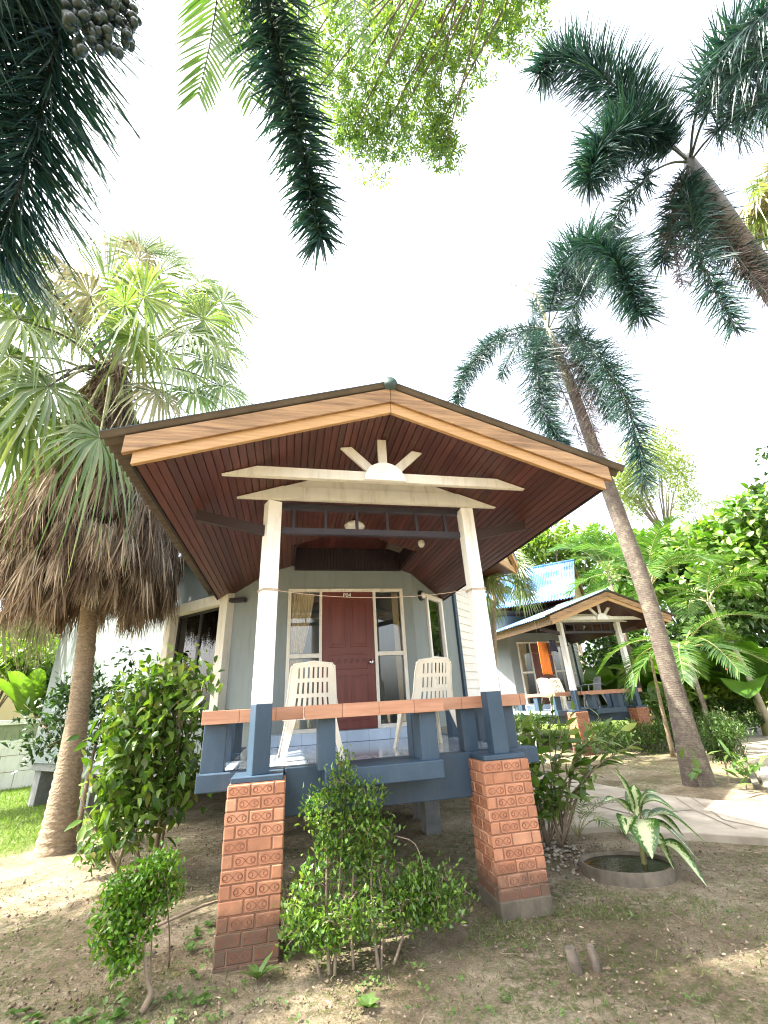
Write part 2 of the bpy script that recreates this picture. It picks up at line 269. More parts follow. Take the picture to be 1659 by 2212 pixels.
# ------------------------------------------------------------------ mesh helpers
class MB:
    def __init__(s): s.v = []; s.f = []; s.mi = []; s.k = 0
    def add(s, vs, fs, k=None):
        n = len(s.v); s.v += [tuple(p) for p in vs]
        for f in fs: s.f.append(tuple(i + n for i in f)); s.mi.append(s.k if k is None else k)
        return s
    def hexa(s, p, k=None): # 8 points: bottom 4 ccw, top 4 ccw
        return s.add(p, [(3, 2, 1, 0), (4, 5, 6, 7), (0, 1, 5, 4), (1, 2, 6, 5), (2, 3, 7, 6), (3, 0, 4, 7)], k)
    def box(s, x0, x1, y0, y1, z0, z1, k=None):
        return s.hexa([(x0, y0, z0), (x1, y0, z0), (x1, y1, z0), (x0, y1, z0), (x0, y0, z1), (x1, y0, z1), (x1, y1, z1), (x0, y1, z1)], k)
    def fbox(s, F, a0, a1, n0, n1, z0, z1, k=None):
        P = lambda a, n, z: (F[0] + F[2] * a + F[4] * n, F[1] + F[3] * a + F[5] * n, z)
        p = [P(a0, n0, z0), P(a1, n0, z0), P(a1, n1, z0), P(a0, n1, z0), P(a0, n0, z1), P(a1, n0, z1), P(a1, n1, z1), P(a0, n1, z1)]
        if F[6] < 0: p = [p[3], p[2], p[1], p[0], p[7], p[6], p[5], p[4]]
        return s.hexa(p, k)
    def prism(s, poly, z0, z1, k=None):
        n = len(poly); vs = [(x, y, z0) for x, y in poly] + [(x, y, z1) for x, y in poly]
        return s.add(vs, [tuple(range(n))[::-1], tuple(range(n, 2 * n))] + [(i, (i + 1) % n, n + (i + 1) % n, n + i) for i in range(n)], k)
    def prism_y(s, poly, y0, y1, k=None): # polygon in xz
        n = len(poly); vs = [(x, y0, z) for x, z in poly] + [(x, y1, z) for x, z in poly]
        return s.add(vs, [tuple(range(n)), tuple(range(n, 2 * n))[::-1]] + [(i, n + i, n + (i + 1) % n, (i + 1) % n) for i in range(n)], k)
    def tube(s, pts, rad, n=8, k=None, cap=True):
        pts = [Vector(p) for p in pts]; m = len(pts)
        if isinstance(rad, (int, float)): rad = [rad] * m
        t0 = (pts[1] - pts[0]).normalized(); u = t0.orthogonal().normalized(); vs = []
        for i, p in enumerate(pts):
            t = (pts[min(i + 1, m - 1)] - pts[max(i - 1, 0)]).normalized(); u = (u - t * u.dot(t)).normalized(); w = t.cross(u)
            for j in range(n):
                a = 2 * PI * j / n; vs.append(p + (u * math.cos(a) + w * math.sin(a)) * rad[i])
        fs = [(i * n + j, i * n + (j + 1) % n, (i + 1) * n + (j + 1) % n, (i + 1) * n + j) for i in range(m - 1) for j in range(n)]
        if cap: fs += [tuple(range(n))[::-1], tuple(range((m - 1) * n, m * n))]
        return s.add(vs, fs, k)
    def lathe(s, prof, c=(0, 0, 0), n=16, axis=None, k=None):
        c = Vector(c); ax = Vector(axis or (0, 0, 1)).normalized(); u = ax.orthogonal().normalized(); w = ax.cross(u); vs = []; m = len(prof)
        for r, h in prof:
            for j in range(n):
                a = 2 * PI * j / n; vs.append(c + ax * h + (u * math.cos(a) + w * math.sin(a)) * r)
        fs = [(i * n + j, i * n + (j + 1) % n, (i + 1) * n + (j + 1) % n, (i + 1) * n + j) for i in range(m - 1) for j in range(n)]
        fs += [tuple(range(n))[::-1], tuple(range((m - 1) * n, m * n))]
        return s.add(vs, fs, k)
    def build(s, name, mats, parent=None, smooth=False, bevel=0, loc=None, solid=0):
        me = bpy.data.meshes.new(name); me.from_pydata(s.v, [], s.f); me.update()
        if not isinstance(mats, (list, tuple)): mats = [mats]
        for q in mats: me.materials.append(q)
        if len(mats) > 1: me.polygons.foreach_set('material_index', s.mi)
        if smooth: me.polygons.foreach_set('use_smooth', [True] * len(s.f))
        o = bpy.data.objects.new(name, me); COL.objects.link(o)
        if parent: o.parent = parent
        if loc: o.location = loc
        if solid:
            md = o.modifiers.new('solid', 'SOLIDIFY'); md.thickness = solid; md.offset = 0
        if bevel:
            md = o.modifiers.new('bevel', 'BEVEL'); md.width = bevel; md.segments = 2; md.limit_method = 'ANGLE'; md.angle_limit = R(40)
        return o
def np_mesh(name, parts, mats, parent=None, loc=None, smooth=False, attr=None):
    """parts: list of (V (n,3), Q (m,4) or (m,3), material index)"""
    Vs = []; idx = []; tot = []; mi = []; off = 0
    for V, Q, k in parts:
        V = np.asarray(V, np.float32); Q = np.asarray(Q, np.int64)
        if len(Q) == 0: continue
        Vs.append(V); idx.append((Q + off).ravel()); tot.append(np.full(len(Q), Q.shape[1])); mi.append(np.full(len(Q), k)); off += len(V)
    V = np.concatenate(Vs); idx = np.concatenate(idx); tot = np.concatenate(tot); mi = np.concatenate(mi)
    if loc is not None: V = V - np.array(loc, np.float32)
    me = bpy.data.meshes.new(name); me.vertices.add(len(V)); me.vertices.foreach_set('co', V.ravel())
    me.loops.add(len(idx)); me.loops.foreach_set('vertex_index', idx.astype(np.int32))
    me.polygons.add(len(tot)); st = np.zeros(len(tot), np.int32); st[1:] = np.cumsum(tot)[:-1]; me.polygons.foreach_set('loop_start', st)
    me.polygons.foreach_set('material_index', mi.astype(np.int32))
    if smooth: me.polygons.foreach_set('use_smooth', np.ones(len(tot), bool))
    if attr is not None:
        a = me.attributes.new('across', 'FLOAT', 'POINT'); a.data.foreach_set('value', np.asarray(attr, np.float32))
    me.update(calc_edges=True); me.validate()
    for q in (mats if isinstance(mats, (list, tuple)) else [mats]): me.materials.append(q)
    o = bpy.data.objects.new(name, me); COL.objects.link(o)
    if parent is not None: o.parent = parent
    if loc is not None and parent is None: o.location = loc
    return o
def mbnp(mb, k=0):
    """quads of an MB as np parts"""
    out = []
    V = np.array(mb.v)
    for n in set(len(f) for f in mb.f): out.append((V, np.array([f for f in mb.f if len(f) == n]), k))
    return out
def nrm(a): return a / np.maximum(np.linalg.norm(a, axis=-1, keepdims=True), 1e-9)
def leaves(P, D, N, L, W, ts=(0, .4, 1), ws=(.1, 1, .03), fold=.12, droop=.15, k=0, grav=None):
    """strip leaves; P base, D direction, N normal (n,3); L, W (n,)"""
    P = np.asarray(P, float); n = len(P); D = nrm(np.asarray(D, float)); N = np.asarray(N, float); S = nrm(np.cross(D, N)); N = nrm(np.cross(S, D))
    L = np.broadcast_to(L, (n,)).reshape(n, 1); W = np.broadcast_to(W, (n,)).reshape(n, 1)
    dv = np.array([0, 0, -1.]) if grav else None
    st = []
    for t, w in zip(ts, ws):
        c = P + D * L * t
        c = c + (dv if grav else -N) * L * (droop * t * t)
        e = S * W * w * .5; up = N * W * w * fold
        st += [c - e + up, c, c + e + up]
    V = np.stack(st, 1).reshape(-1, 3); m = len(ts); q = []
    for i in range(m - 1):
        a = i * 3; q += [(a, a + 1, a + 4, a + 3), (a + 1, a + 2, a + 5, a + 4)]
    Q = (np.array(q)[None] + (np.arange(n) * 3 * m)[:, None, None]).reshape(-1, 4)
    return V, Q, k
def rdir(n, up=0., spread=1.):
    d = rng.normal(size=(n, 3)) * spread; d[:, 2] += up; return nrm(d)
def in_ball(n, r0=.0):
    d = nrm(rng.normal(size=(n, 3))); return d * (r0 + (1 - r0) * rng.random((n, 1)) ** (1 / 2.2))
def spline(pts, m):
    P = np.array([tuple(p) for p in pts], float); n = len(P)
    P = np.vstack([2 * P[0] - P[1], P, 2 * P[-1] - P[-2]]); out = []
    for t in np.linspace(0, n - 1, m):
        i = min(int(t), n - 2); u = t - i; a, b, c, d = P[i:i + 4]
        out.append(.5 * ((2 * b) + (c - a) * u + (2 * a - 5 * b + 4 * c - d) * u * u + (3 * b - a - 3 * c + d) * u ** 3))
    return np.array(out)
def tag(o, label=None, cat=None, group=None, kind=None):
    if label: o['label'] = label
    if cat: o['category'] = cat
    if group: o['group'] = group
    if kind: o['kind'] = kind
    return o
def thing(name, label, cat, loc=(0, 0, 0), rz=0, group=None):
    o = bpy.data.objects.new(name, None); COL.objects.link(o); o.location = loc; o.rotation_euler = (0, 0, rz); o.empty_display_size = .2
    return tag(o, label, cat, group)
def copy_tree(o, parent=None, skip=()):
    c = o.copy(); COL.objects.link(c); c.parent = parent
    for ch in list(o.children):
        if ch.name.split('.')[0] not in skip: copy_tree(ch, c, skip)
    return c
def frame(x, y, deg, sgn=1):
    a = R(deg); ex = (math.cos(a), math.sin(a)); ny = (math.sin(a) * sgn, -math.cos(a) * sgn)
    return (x, y, ex[0], ex[1], ny[0], ny[1], -sgn)
# ================================================================== the cottage (built about its own origin, then copied)
def soz(x): return 3.83 - .333 * abs(x)          # height of the boarded soffit
FD = frame(0, 2.7, 0); FR = frame(1.14, 2.7, 45); FL = frame(-1.14, 2.7, 135, -1)
def brick_pillar(name, cx, par):
    h = .205; mb = MB(); y0, y1 = -.155, .255
    mb.box(cx - h + .008, cx + h - .008, y0 + .008, y1 - .008, -.1, 1.012, 0)
    L, g, ch = .1595, .010, .0755
    for r in range(-1, 12):
        z = .012 + r * .0835; 
        z1 = min(z + ch, 1.012)
        off = 0 if r % 2 else .090
        for face in range(4):
            # running coordinate along each face
            if face == 0: o_, e, n_ = (cx - h, y0), (1, 0), (0, -1)
            elif face == 1: o_, e, n_ = (cx + h, y0), (0, 1), (1, 0)
            elif face == 2: o_, e, n_ = (cx + h, y1), (-1, 0), (0, 1)
            else: o_, e, n_ = (cx - h, y1), (0, -1), (-1, 0)
            a = -off - .0 ; full = 2 * h
            while a < full - .02:
                a0, a1 = max(a, 0.0015), min(a + L, full - .0015)
                if a1 - a0 > .02:
                    j = rnd.uniform(-.003, .002); d0, d1 = -.02, .004 + j
                    P = lambda s, d, zz: (o_[0] + e[0] * s + n_[0] * d, o_[1] + e[1] * s + n_[1] * d, zz)
                    b = .005
                    vs = [P(a0, d0, z), P(a1, d0, z), P(a1, d0, z1), P(a0, d0, z1), P(a0, d1 - b, z), P(a1, d1 - b, z), P(a1, d1 - b, z1), P(a0, d1 - b, z1),
                          P(a0 + b, d1, z + b), P(a1 - b, d1, z + b), P(a1 - b, d1, z1 - b), P(a0 + b, d1, z1 - b)]
                    mb.add(vs, [(0, 1, 5, 4), (1, 2, 6, 5), (2, 3, 7, 6), (3, 0, 4, 7), (4, 5, 9, 8), (5, 6, 10, 9), (6, 7, 11, 10), (7, 4, 8, 11), (8, 9, 10, 11)], 1)
                    if a1 - a0 > .14 and face in (0, 3, 1) and r > -1 and rnd.random() > .1:
                        # stamped scroll: two curls joined by crossing bands
                        c0 = (a0 + a1) / 2; zc = (z + z1) / 2; hw = (a1 - a0) / 2 - .006
                        for (kx, kz) in ((1, 1), (-1, -1), (1, -1), (-1, 1)):
                            pts = []
                            for q in range(15):
                                u = q / 14.
                                if u < .35: w = u / .35; pts.append((w * hw * .45, -math.sin(w * PI / 2) * .022))
                                else:
                                    an = -PI / 2 + (u - .35) / .65 * 1.75 * PI; rr = .022 * (1 - .72 * (u - .35) / .65); pts.append((hw * .45 + .014 + math.cos(an) * rr * 1.15 - .002, math.sin(an) * rr))
                            w2 = .0021
                            for (xa, za), (xb, zb) in zip(pts[:-1], pts[1:]):
                                dx, dz = xb - xa, zb - za; l = math.hypot(dx, dz) or 1; nx, nz = -dz / l * w2, dx / l * w2
                                quad = [(xa + nx, za + nz), (xa - nx, za - nz), (xb - nx, zb - nz), (xb + nx, zb + nz)]
                                mb.add([P(c0 + kx * X, d1 + .0016, zc + kz * Z) for X, Z in quad], [(0, 1, 2, 3)], 2)
                a += L + g
    p = mb.build(name, [M['mortar'], M['brick'], M['scroll']], par)
    c = MB().box(cx - .19, cx + .19, y0 + .012, y1 - .012, 1.014, 1.052).build('pillar_cap', M['blue'], p, bevel=.006)
    if cx > 0:
        MB().box(cx - .213, cx + .213, y0 - .008, y1 + .008, -.12, .105).build('cement_footing', M['stained_footing'], p, bevel=.012)
    return p
def porch_post(cx, rot, par):
    F = frame(cx, -.02, rot); s = .068
    mb = MB(); mb.fbox(F, -s, s, -s, s, 1.545, 3.374, 0); o = mb.build('porch_post', [M['post']], par, bevel=.006)
    MB().fbox(F, -s - .0015, s + .0015, -s - .0015, s + .0015, 1.05, 1.5455).build('painted_base', M['blue'], o, bevel=.006)
    return o
def wall_hole(mb, F, a0, a1, z0, z1, th, hole, k=0):
    h0, h1, hz0, hz1 = hole
    mb.fbox(F, a0, h0, -th, 0, z0, z1, k); mb.fbox(F, h1, a1, -th, 0, z0, z1, k)
    mb.fbox(F, h0, h1, -th, 0, z0, hz0, k); mb.fbox(F, h0, h1, -th, 0, hz1, z1, k)
def corrug(mb, P, U0, U1, V0, V1, pitch=.095, amp=.017, k=0, seg=8, vs=6):
    """sheet; P(u, v, h) -> xyz ; waves run along v, repeat along u"""
    n = int((U1 - U0) / pitch * seg); vv = []
    for i in range(n + 1):
        u = U0 + (U1 - U0) * i / n; h = amp * math.cos(2 * PI * (u - U0) / pitch)
        for j in range(vs + 1): vv.append(P(u, V0 + (V1 - V0) * j / vs, h))
    mb.add(vv, [(i * (vs + 1) + j, i * (vs + 1) + j + 1, (i + 1) * (vs + 1) + j + 1, (i + 1) * (vs + 1) + j) for i in range(n) for j in range(vs)], k)

def make_cottage():
    t = thing('cottage', 'near pale grey cottage raised on brick pillars with brown boarded porch gable', 'cottage', (.8, 4, 0), 0, 'matching cottages with gabled porches')
    # ---- walls: one mesh
    mb = MB(); T = .14
    def seg(F, a0, a1, hole=None, z0=.78, z1=4.28, band=True):
        zb = 1.115
        if band: mb.fbox(F, a0, a1, -T, .006, z0, zb, 1)
        else: zb = z0
        if hole: wall_hole(mb, F, a0, a1, zb, z1, T, hole)
        else: mb.fbox(F, a0, a1, -T, 0, zb, z1, 0)
    seg(FD, -1.14, 1.14, (-.84, .97, 1.17, 3.19), z0=1.05, band=False)
    seg(FR, 0, 3.05, (.44, 1.05, 1.66, 3.18))
    seg(FL, 0, 6.9, (.92, 2.28, 1.5, 3.12), z0=.76, band=False)
    # back and far walls
    FR2 = frame(1.14 + 3.05 * .7071, 2.7 + 3.05 * .7071, 135); mb.fbox(FR2, 0, 6.6, -T, 0, .78, 4.28, 0)
    FL2 = frame(-1.14 - 6.9 * .7071, 2.7 + 6.9 * .7071, 45, -1); mb.fbox(FL2, T, 4.4, -T, 0, .78, 4.28, 0)
    w = mb.build('wall', [M['wall'], M['band']], t)
    # floor slab of the main house and its piers
    mb = MB(); q = .7071
    pts = [(-1.1, 2.75), (1.1, 2.75), (1.14 + 3.0 * q, 2.7 + 3.0 * q + .05), (1.14 + (3.0 - 6.5) * q, 2.7 + (3.0 + 6.5) * q), (-1.14 - 6.85 * q, 2.75 + 6.85 * q)]
    mb.prism(pts, .62, .775); mb.build('floor_slab', M['cement'], t)
    for s_, F in ((.2, FL), (2.4, FL), (4.5, FL), (6.6, FL), (.3, FR), (2.8, FR)):
        MB().fbox(F, s_ - .14, s_ + .14, -.36, -.08, -.1, .62).build('foundation_pier', M['cement'], t, bevel=.01)
    # ---- front door wall: frame, lights, door
    mb = MB(); f0, f1 = -.03, .035
    for a, b_, z0, z1 in ((-.84, -.79, 1.17, 3.19), (.92, .97, 1.17, 3.19), (-.79, .92, 3.14, 3.19), (-.365, -.325, 1.17, 3.14), (.475, .52, 1.17, 3.14), (-.79, -.365, 2.16, 2.22), (.52, .92, 2.16, 2.22), (-.79, -.365, 1.17, 1.23), (.52, .92, 1.17, 1.23)):
        mb.fbox(FD, a, b_, f0, f1 + (.002 if z1 - z0 < .1 else 0), z0, z1)
    fr = mb.build('door_frame', M['cream'], t, bevel=.004)
    for a, b_ in ((-.79, -.365), (.52, .92)):
        for z0, z1 in ((1.23, 2.16), (2.22, 3.14)):
            MB().fbox(FD, a, b_, -.004, .001, z0, z1).build('glass', M['glass'], fr)
    def curtain(F, a0, a1, ab, z0, z1, k, depth, par, amp=.018, tie=None):
        mb = MB(); n = 60; m_ = 18; vv = []
        for j in range(m_ + 1):
            z = z1 + (z0 - z1) * j / m_; u = j / m_
            e1 = a1 + (ab - a1) * u ** 1.3
            for i in range(n + 1):
                w_ = i / n; a = a0 + (e1 - a0) * w_; d = -depth + amp * math.sin(w_ * 2 * PI * 7 + math.sin(j * .4) * .5)
                vv.append((F[0] + F[2] * a + F[4] * d, F[1] + F[3] * a + F[5] * d, z))
        mb.add(vv, [(j * (n + 1) + i, j * (n + 1) + i + 1, (j + 1) * (n + 1) + i + 1, (j + 1) * (n + 1) + i) for j in range(m_) for i in range(n)])
        return mb.build('curtain', M[k], par, smooth=True)
    curtain(FD, -.785, -.44, -.60, 2.24, 3.13, 'curtain', .045, fr)
    curtain(FD, -.785, -.60, -.66, 1.25, 2.15, 'curtain', .06, fr)
    curtain(FD, .90, .80, .84, 1.25, 3.13, 'curtain', .06, fr)
    mb = MB(); mb.fbox(FD, -.325, .475, -.02, .012, 1.19, 3.139)
    d = mb.build('door', M['door'], t, bevel=.004)
    mb = MB()
    def moulding(a0, a1, z0, z1, raised=True):
        w_ = .016
        for x0, x1, y0, y1 in ((a0, a1, z0, z0 + w_), (a0, a1, z1 - w_, z1), (a0, a0 + w_, z0 + w_, z1 - w_), (a1 - w_, a1, z0 + w_, z1 - w_)): mb.fbox(FD, x0, x1, .0125, .022, y0, y1)
        if raised: mb.fbox(FD, a0 + .045, a1 - .045, .0125, .0195, z0 + .045, z1 - .045)
    for a0, a1 in ((-.22, .045), (.105, .37)): moulding(a0, a1, 2.30, 2.98); moulding(a0, a1, 1.30, 1.90)
    moulding(-.22, .37, 1.985, 2.205, False)
    for i in range(6):
        a = -.17 + i * .095; F = (FD[0], FD[1])
        mb.tube([(a + .028 * math.cos(q) * (1 - q / 9), 2.7 - .016, 2.095 + .045 * math.sin(q) * (1 - q / 9)) for q in [j * .5 for j in range(14)]], .006, 5)
    mb.build('door_panelling', M['door'], d, bevel=.003)
    mb = MB(); mb.lathe([(.005, 0), (.026, .002), (.026, .008), (.011, .012), (.011, .032), (.03, .045), (.033, .06), (.022, .074), (.0, .077)], (.405, 2.688, 2.075), 16, (0, -1, 0)); mb.build('handle', M['chrome'], d, smooth=True)
    cu = bpy.data.curves.new('room_number', 'FONT'); cu.body = 'P04'; cu.size = .085; cu.extrude = .004; cu.align_x = 'CENTER'; cu.materials.append(M['white'])
    o0 = bpy.data.objects.new('room_number', cu); me_ = bpy.data.meshes.new_from_object(o0); bpy.data.objects.remove(o0); o = bpy.data.objects.new('room_number', me_); COL.objects.link(o); o.parent = d; o.location = (.065, 2.7 - .017, 3.062); o.rotation_euler = (R(90), 0, 0)
    # ---- right angled window with olive curtain
    mb = MB()
    for a, b_, z0, z1 in ((.44, .50, 1.66, 3.18), (.99, 1.05, 1.66, 3.18), (.50, .99, 3.11, 3.18), (.50, .99, 1.66, 1.73), (.50, .99, 2.09, 2.16)): mb.fbox(FR, a, b_, -.05, .035 + (.002 if z1 - z0 < .1 else 0), z0, z1)
    wf = mb.build('side_window', M['white'], t, bevel=.004)
    for z0, z1 in ((1.73, 2.09), (2.16, 3.11)): MB().fbox(FR, .5, .99, -.02, -.015, z0, z1).build('glass', M['glass'], wf)
    curtain(FR, .5, .985, .985, 1.75, 3.1, 'curtain2', .07, wf, .012)
    # ---- left window in a deep cream box frame
    mb = MB()
    for a, b_, z0, z1 in ((.78, .97, 1.42, 3.27), (2.26, 2.44, 1.42, 3.27), (.97, 2.26, 3.10, 3.27), (.97, 2.26, 1.42, 1.55)): mb.fbox(FL, a, b_, -.06, .14 - (.002 if z1 - z0 < .3 else 0), z0, z1)
    bx = mb.build('box_window', M['cream'], t, bevel=.008)
    mb = MB()
    for a, b_, z0, z1 in ((.97, 1.01, 1.55, 3.10), (2.22, 2.26, 1.55, 3.10), (1.01, 2.22, 3.06, 3.10), (1.01, 2.22, 1.55, 1.60), (1.59, 1.65, 1.60, 3.06)): mb.fbox(FL, a, b_, -.04, .0 + (.002 if z1 - z0 > 1 else 0), z0, z1)
    sf = mb.build('sash', M['black'], bx)
    for a, b_ in ((1.01, 1.59), (1.65, 2.22)): MB().fbox(FL, a, b_, -.022, -.018, 1.6, 3.06).build('glass', M['glass'], sf)
    curtain(FL, 1.02, 1.5, 1.2, 1.6, 3.05, 'curtain', .12, sf)
    # room behind: partition so that the glass looks into a dark room
    # ---- white lapped siding on the right wall
    mb = MB(); z = .80; i = 0
    while z < 4.2:
        z1 = z + .145
        P = lambda a, n, zz: (FR[0] + FR[2] * a + FR[4] * n, FR[1] + FR[3] * a + FR[5] * n, zz)
        mb.hexa([P(1.68, .035, z), P(3.10, .035, z), P(3.10, 0.002, z), P(1.68, 0.002, z), P(1.68, .014, z1 + .004), P(3.10, .014, z1 + .004), P(3.10, .002, z1 + .004), P(1.68, .002, z1 + .004)]); z = z1
    mb.build('lapped_siding', M['white'], t)
    MB().fbox(FR, 1.57, 1.68, .0, .045, .78, 4.2).build('corner_board', M['blue'], t, bevel=.004)
    # ---- step and porch floor
    MB().box(-1.0, 1.0, 2.45, 2.712, 1.052, 1.185).build('door_step', M['step_tile'], t, bevel=.004)
    mb = MB(); mb.prism([(-1.46, .24), (-1.0, .24), (1.0, .24), (1.48, .24), (1.48, 3.0), (1.14, 2.72), (-1.14, 2.72), (-1.46, 3.0)], .95, 1.05); mb.build('porch_floor', M['floor_tile'], t)
    mb = MB()
    mb.box(-.80, 1.0, .16, .32, .72, 1.057); mb.build('porch_beam', M['blue'], t, bevel=.006)
    for x0, x1 in ((-1.49, -.80), (1.0, 1.51)): MB().box(x0, x1, .19, .36, .925, 1.055).build('floor_edge', M['blue'], t, bevel=.008)
    mb = MB(); mb.box(-.50, .45, -.205, .165, .93, 1.060); mb.build('floor_edge', M['blue'], t, bevel=.008)
    for x in (-1.44, 1.36): MB().box(x, x + .12, .36, 3.1, .90, 1.0525).build('side_beam', M['blue'], t, bevel=.006)
    for x in (-.9, .9): MB().box(x - .07, x + .07, .32, 3.1, .68, .94).build('side_beam', M['blue'], t, bevel=.006)
    for x, y in ((-.95, 2.3), (1.05, 2.36)): MB().box(x - .1, x + .1, y - .1, y + .1, -.1, .70).build('deck_pier', M['cement'], t, bevel=.01)
    # ---- bench rail: front runs, middle run a step forward, side runs
    def rail(x0, x1, y0, y1, z0=1.425, z1=1.512):
        MB().box(x0, x1, y0, y1, z0, z1).build('bench_rail', M['rail_tile'], t, bevel=.004)
    def tiles(x0, x1, y, L, zz=(1.425, 1.512)):
        # separate face tiles with open joints
        mb = MB(); a = x0
        while a < x1 - .02:
            b_ = min(a + L, x1); mb.box(a + .0015, b_ - .0015, y - .010, y + .0, zz[0] - .012, zz[1] + .004 + rnd.uniform(-.001, .001)); a = b_
        return mb
    for x0, x1, y0, y1 in ((-1.49, -.66, .17, .37), (-.66, .50, -.19, .02), (.50, 1.46, .17, .37)):
        mb = tiles(x0, x1, y0, .30); mb.box(x0 + .003, x1 - .003, y0 + .002, y1, 1.425, 1.508); mb.build('bench_rail', M['rail_tile'], t, bevel=.0025)
    for x0, x1 in ((-.655, -.50), (.35, .495)): MB().box(x0, x1, .02, .17, 1.426, 1.507).build('bench_rail', M['rail_tile'], t, bevel=.003)
    for x0 in (-1.49, 1.27): 
        MB().box(x0, x0 + .19, .372, 2.9, 1.424, 1.509).build('bench_rail', M['rail_tile'], t, bevel=.004)
    for x0, x1, y0, y1 in ((-1.475, -1.29, .24, .36), (-.55, -.41, -.12, .10), (.29, .44, -.14, .10), (1.20, 1.34, .22, .36), (-1.46, -1.33, 1.1, 1.3), (-1.46, -1.33, 2.0, 2.2), (1.33, 1.45, 1.1, 1.3), (1.33, 1.45, 2.0, 2.2), (.30, .42, .17, .34), (.80, .94, .22, .36)):
        MB().box(x0, x1, y0, y1, 1.045, 1.427).build('rail_block', M['blue'], t, bevel=.006)
    for cx in (-1.0, 1.01): brick_pillar('brick_pillar', cx, t)
    porch_post(-1.005, 22, t); porch_post(1.02, 0, t)
    # ---- porch roof
    mb = MB(); Y0, Y1 = -1.09, 3.75
    for sg in (-1, 1):
        corrug(mb, lambda u, v, h: (sg * v, u, 4.105 - .333 * v + h), Y0, Y1, .0, 2.19, k=0)
        corrug(mb, lambda u, v, h: (sg * v, u, 4.098 - .333 * v + h), Y0, Y1, .0, 2.19, k=1)
    rf = mb.build('roof', [M['roof_blue'], M['roof_under']], t, smooth=True)
    mb = MB()
    for i in range(3): mb.tube([(0, Y0 - .01 + i * 1.7 + .0, 4.100 + (i % 2) * .006), (0, Y0 + (i + 1) * 1.7, 4.100 + (i % 2) * .006)], .058 + (i % 2) * .004, 14)
    mb.build('ridge_cap', M['ridge'], rf, smooth=True)
    # fascia boards
    for sg in (-1, 1):
        a, b_ = .0015, 2.03
        pl = [(sg * a, soz(a) + .085), (sg * b_, soz(b_) + .085), (sg * b_, soz(b_) + .232), (sg * a, soz(a) + .232)]
        if sg < 0: pl = pl[::-1]
        MB().prism_y(pl, -1.06, -1.022).build('fascia_board', M['fascia'], t, bevel=.003)
        a, b_ = .0015, 1.965
        pl = [(sg * a, soz(a) - .012), (sg * b_, soz(b_) - .012), (sg * b_, soz(b_) + .10), (sg * a, soz(a) + .10)]
        if sg < 0: pl = pl[::-1]
        MB().prism_y(pl, -1.034, -.998).build('fascia_board', M['fascia2'], t, bevel=.003)
        # eave board along the side
        x0 = 1.955
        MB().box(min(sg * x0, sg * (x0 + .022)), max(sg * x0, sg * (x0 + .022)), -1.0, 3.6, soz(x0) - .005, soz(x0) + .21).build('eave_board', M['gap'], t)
    # soffit planks, run front to back, round a raised coffer
    mb = MB(); pw = .062
    for sg in (-1, 1):
        n = int(1.95 / pw); pwx = 1.95 / n
        for i in range(n):
            x0, x1 = i * pwx + .0022, (i + 1) * pwx - .0022; xm = (x0 + x1) / 2
            inhole = xm < (.75 if sg < 0 else .95)
            y1 = 1.75 if inhole else 3.55
            j = rnd.uniform(0, .0012)
            vs = []
            for y in (-.996, y1):
                for (x, dz) in ((x0, .004), (x0 + .004, 0), (x1 - .004, 0), (x1, .004), (x1, .016), (x0, .016)): vs.append((sg * x, y, soz(x) + dz + j))
            fs = [(k, (k + 1) % 6, 6 + (k + 1) % 6, 6 + k) for k in range(6)] + [(0, 5, 4, 3, 2, 1), (6, 7, 8, 9, 10, 11)]
            mb.add(vs, fs, 0)
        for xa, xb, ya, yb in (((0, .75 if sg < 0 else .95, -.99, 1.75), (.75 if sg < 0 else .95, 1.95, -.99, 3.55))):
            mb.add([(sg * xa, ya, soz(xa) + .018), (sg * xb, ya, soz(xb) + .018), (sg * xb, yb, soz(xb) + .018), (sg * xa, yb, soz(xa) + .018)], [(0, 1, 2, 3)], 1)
    sfo = mb.build('soffit', [M['soffit'], M['gap']], t)
    mb = MB(); n = 20
    for i in range(n):
        x0 = -.75 + 1.7 * i / n; x1 = x0 + 1.7 / n
        mb.box(x0 + .002, x1 - .002, 1.76, 2.64, 3.852, 3.866, 0)
    sf2 = mb.build('coffer_ceiling', [M['soffit']], t)
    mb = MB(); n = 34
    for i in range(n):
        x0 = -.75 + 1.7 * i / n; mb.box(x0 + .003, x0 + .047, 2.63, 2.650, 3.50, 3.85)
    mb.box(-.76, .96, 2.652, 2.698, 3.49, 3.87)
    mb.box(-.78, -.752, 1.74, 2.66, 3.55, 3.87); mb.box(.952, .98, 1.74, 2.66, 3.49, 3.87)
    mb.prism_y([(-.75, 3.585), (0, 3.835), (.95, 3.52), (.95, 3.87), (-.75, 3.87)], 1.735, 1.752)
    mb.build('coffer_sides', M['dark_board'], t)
    # tie beams with cut ends, hub and struts
    def tie(y, half, zb, zt, th, name='tie_beam', k='cream', par=t):
        xa = (3.83 - zb - .006) / .333; xb = (3.83 - zt - .006) / .333
        xa = min(xa, half) ; 
        return MB().prism_y([(-xa, zb), (xa, zb), (xb, zt), (-xb, zt)], y, y + th).build(name, M[k], par, bevel=.003)
    tb = tie(-.62, 9, 3.352, 3.448, .05)
    mb = MB(); n = 20; pl = [(.19 * math.cos(PI * i / n), 3.345 + .185 * math.sin(PI * i / n)) for i in range(n + 1)]
    mb.prism_y([(x, z) for x, z in pl][::1][::-1][::-1], -.665, -.622); mb.build('sunburst_hub', M['white'], tb, bevel=.004)
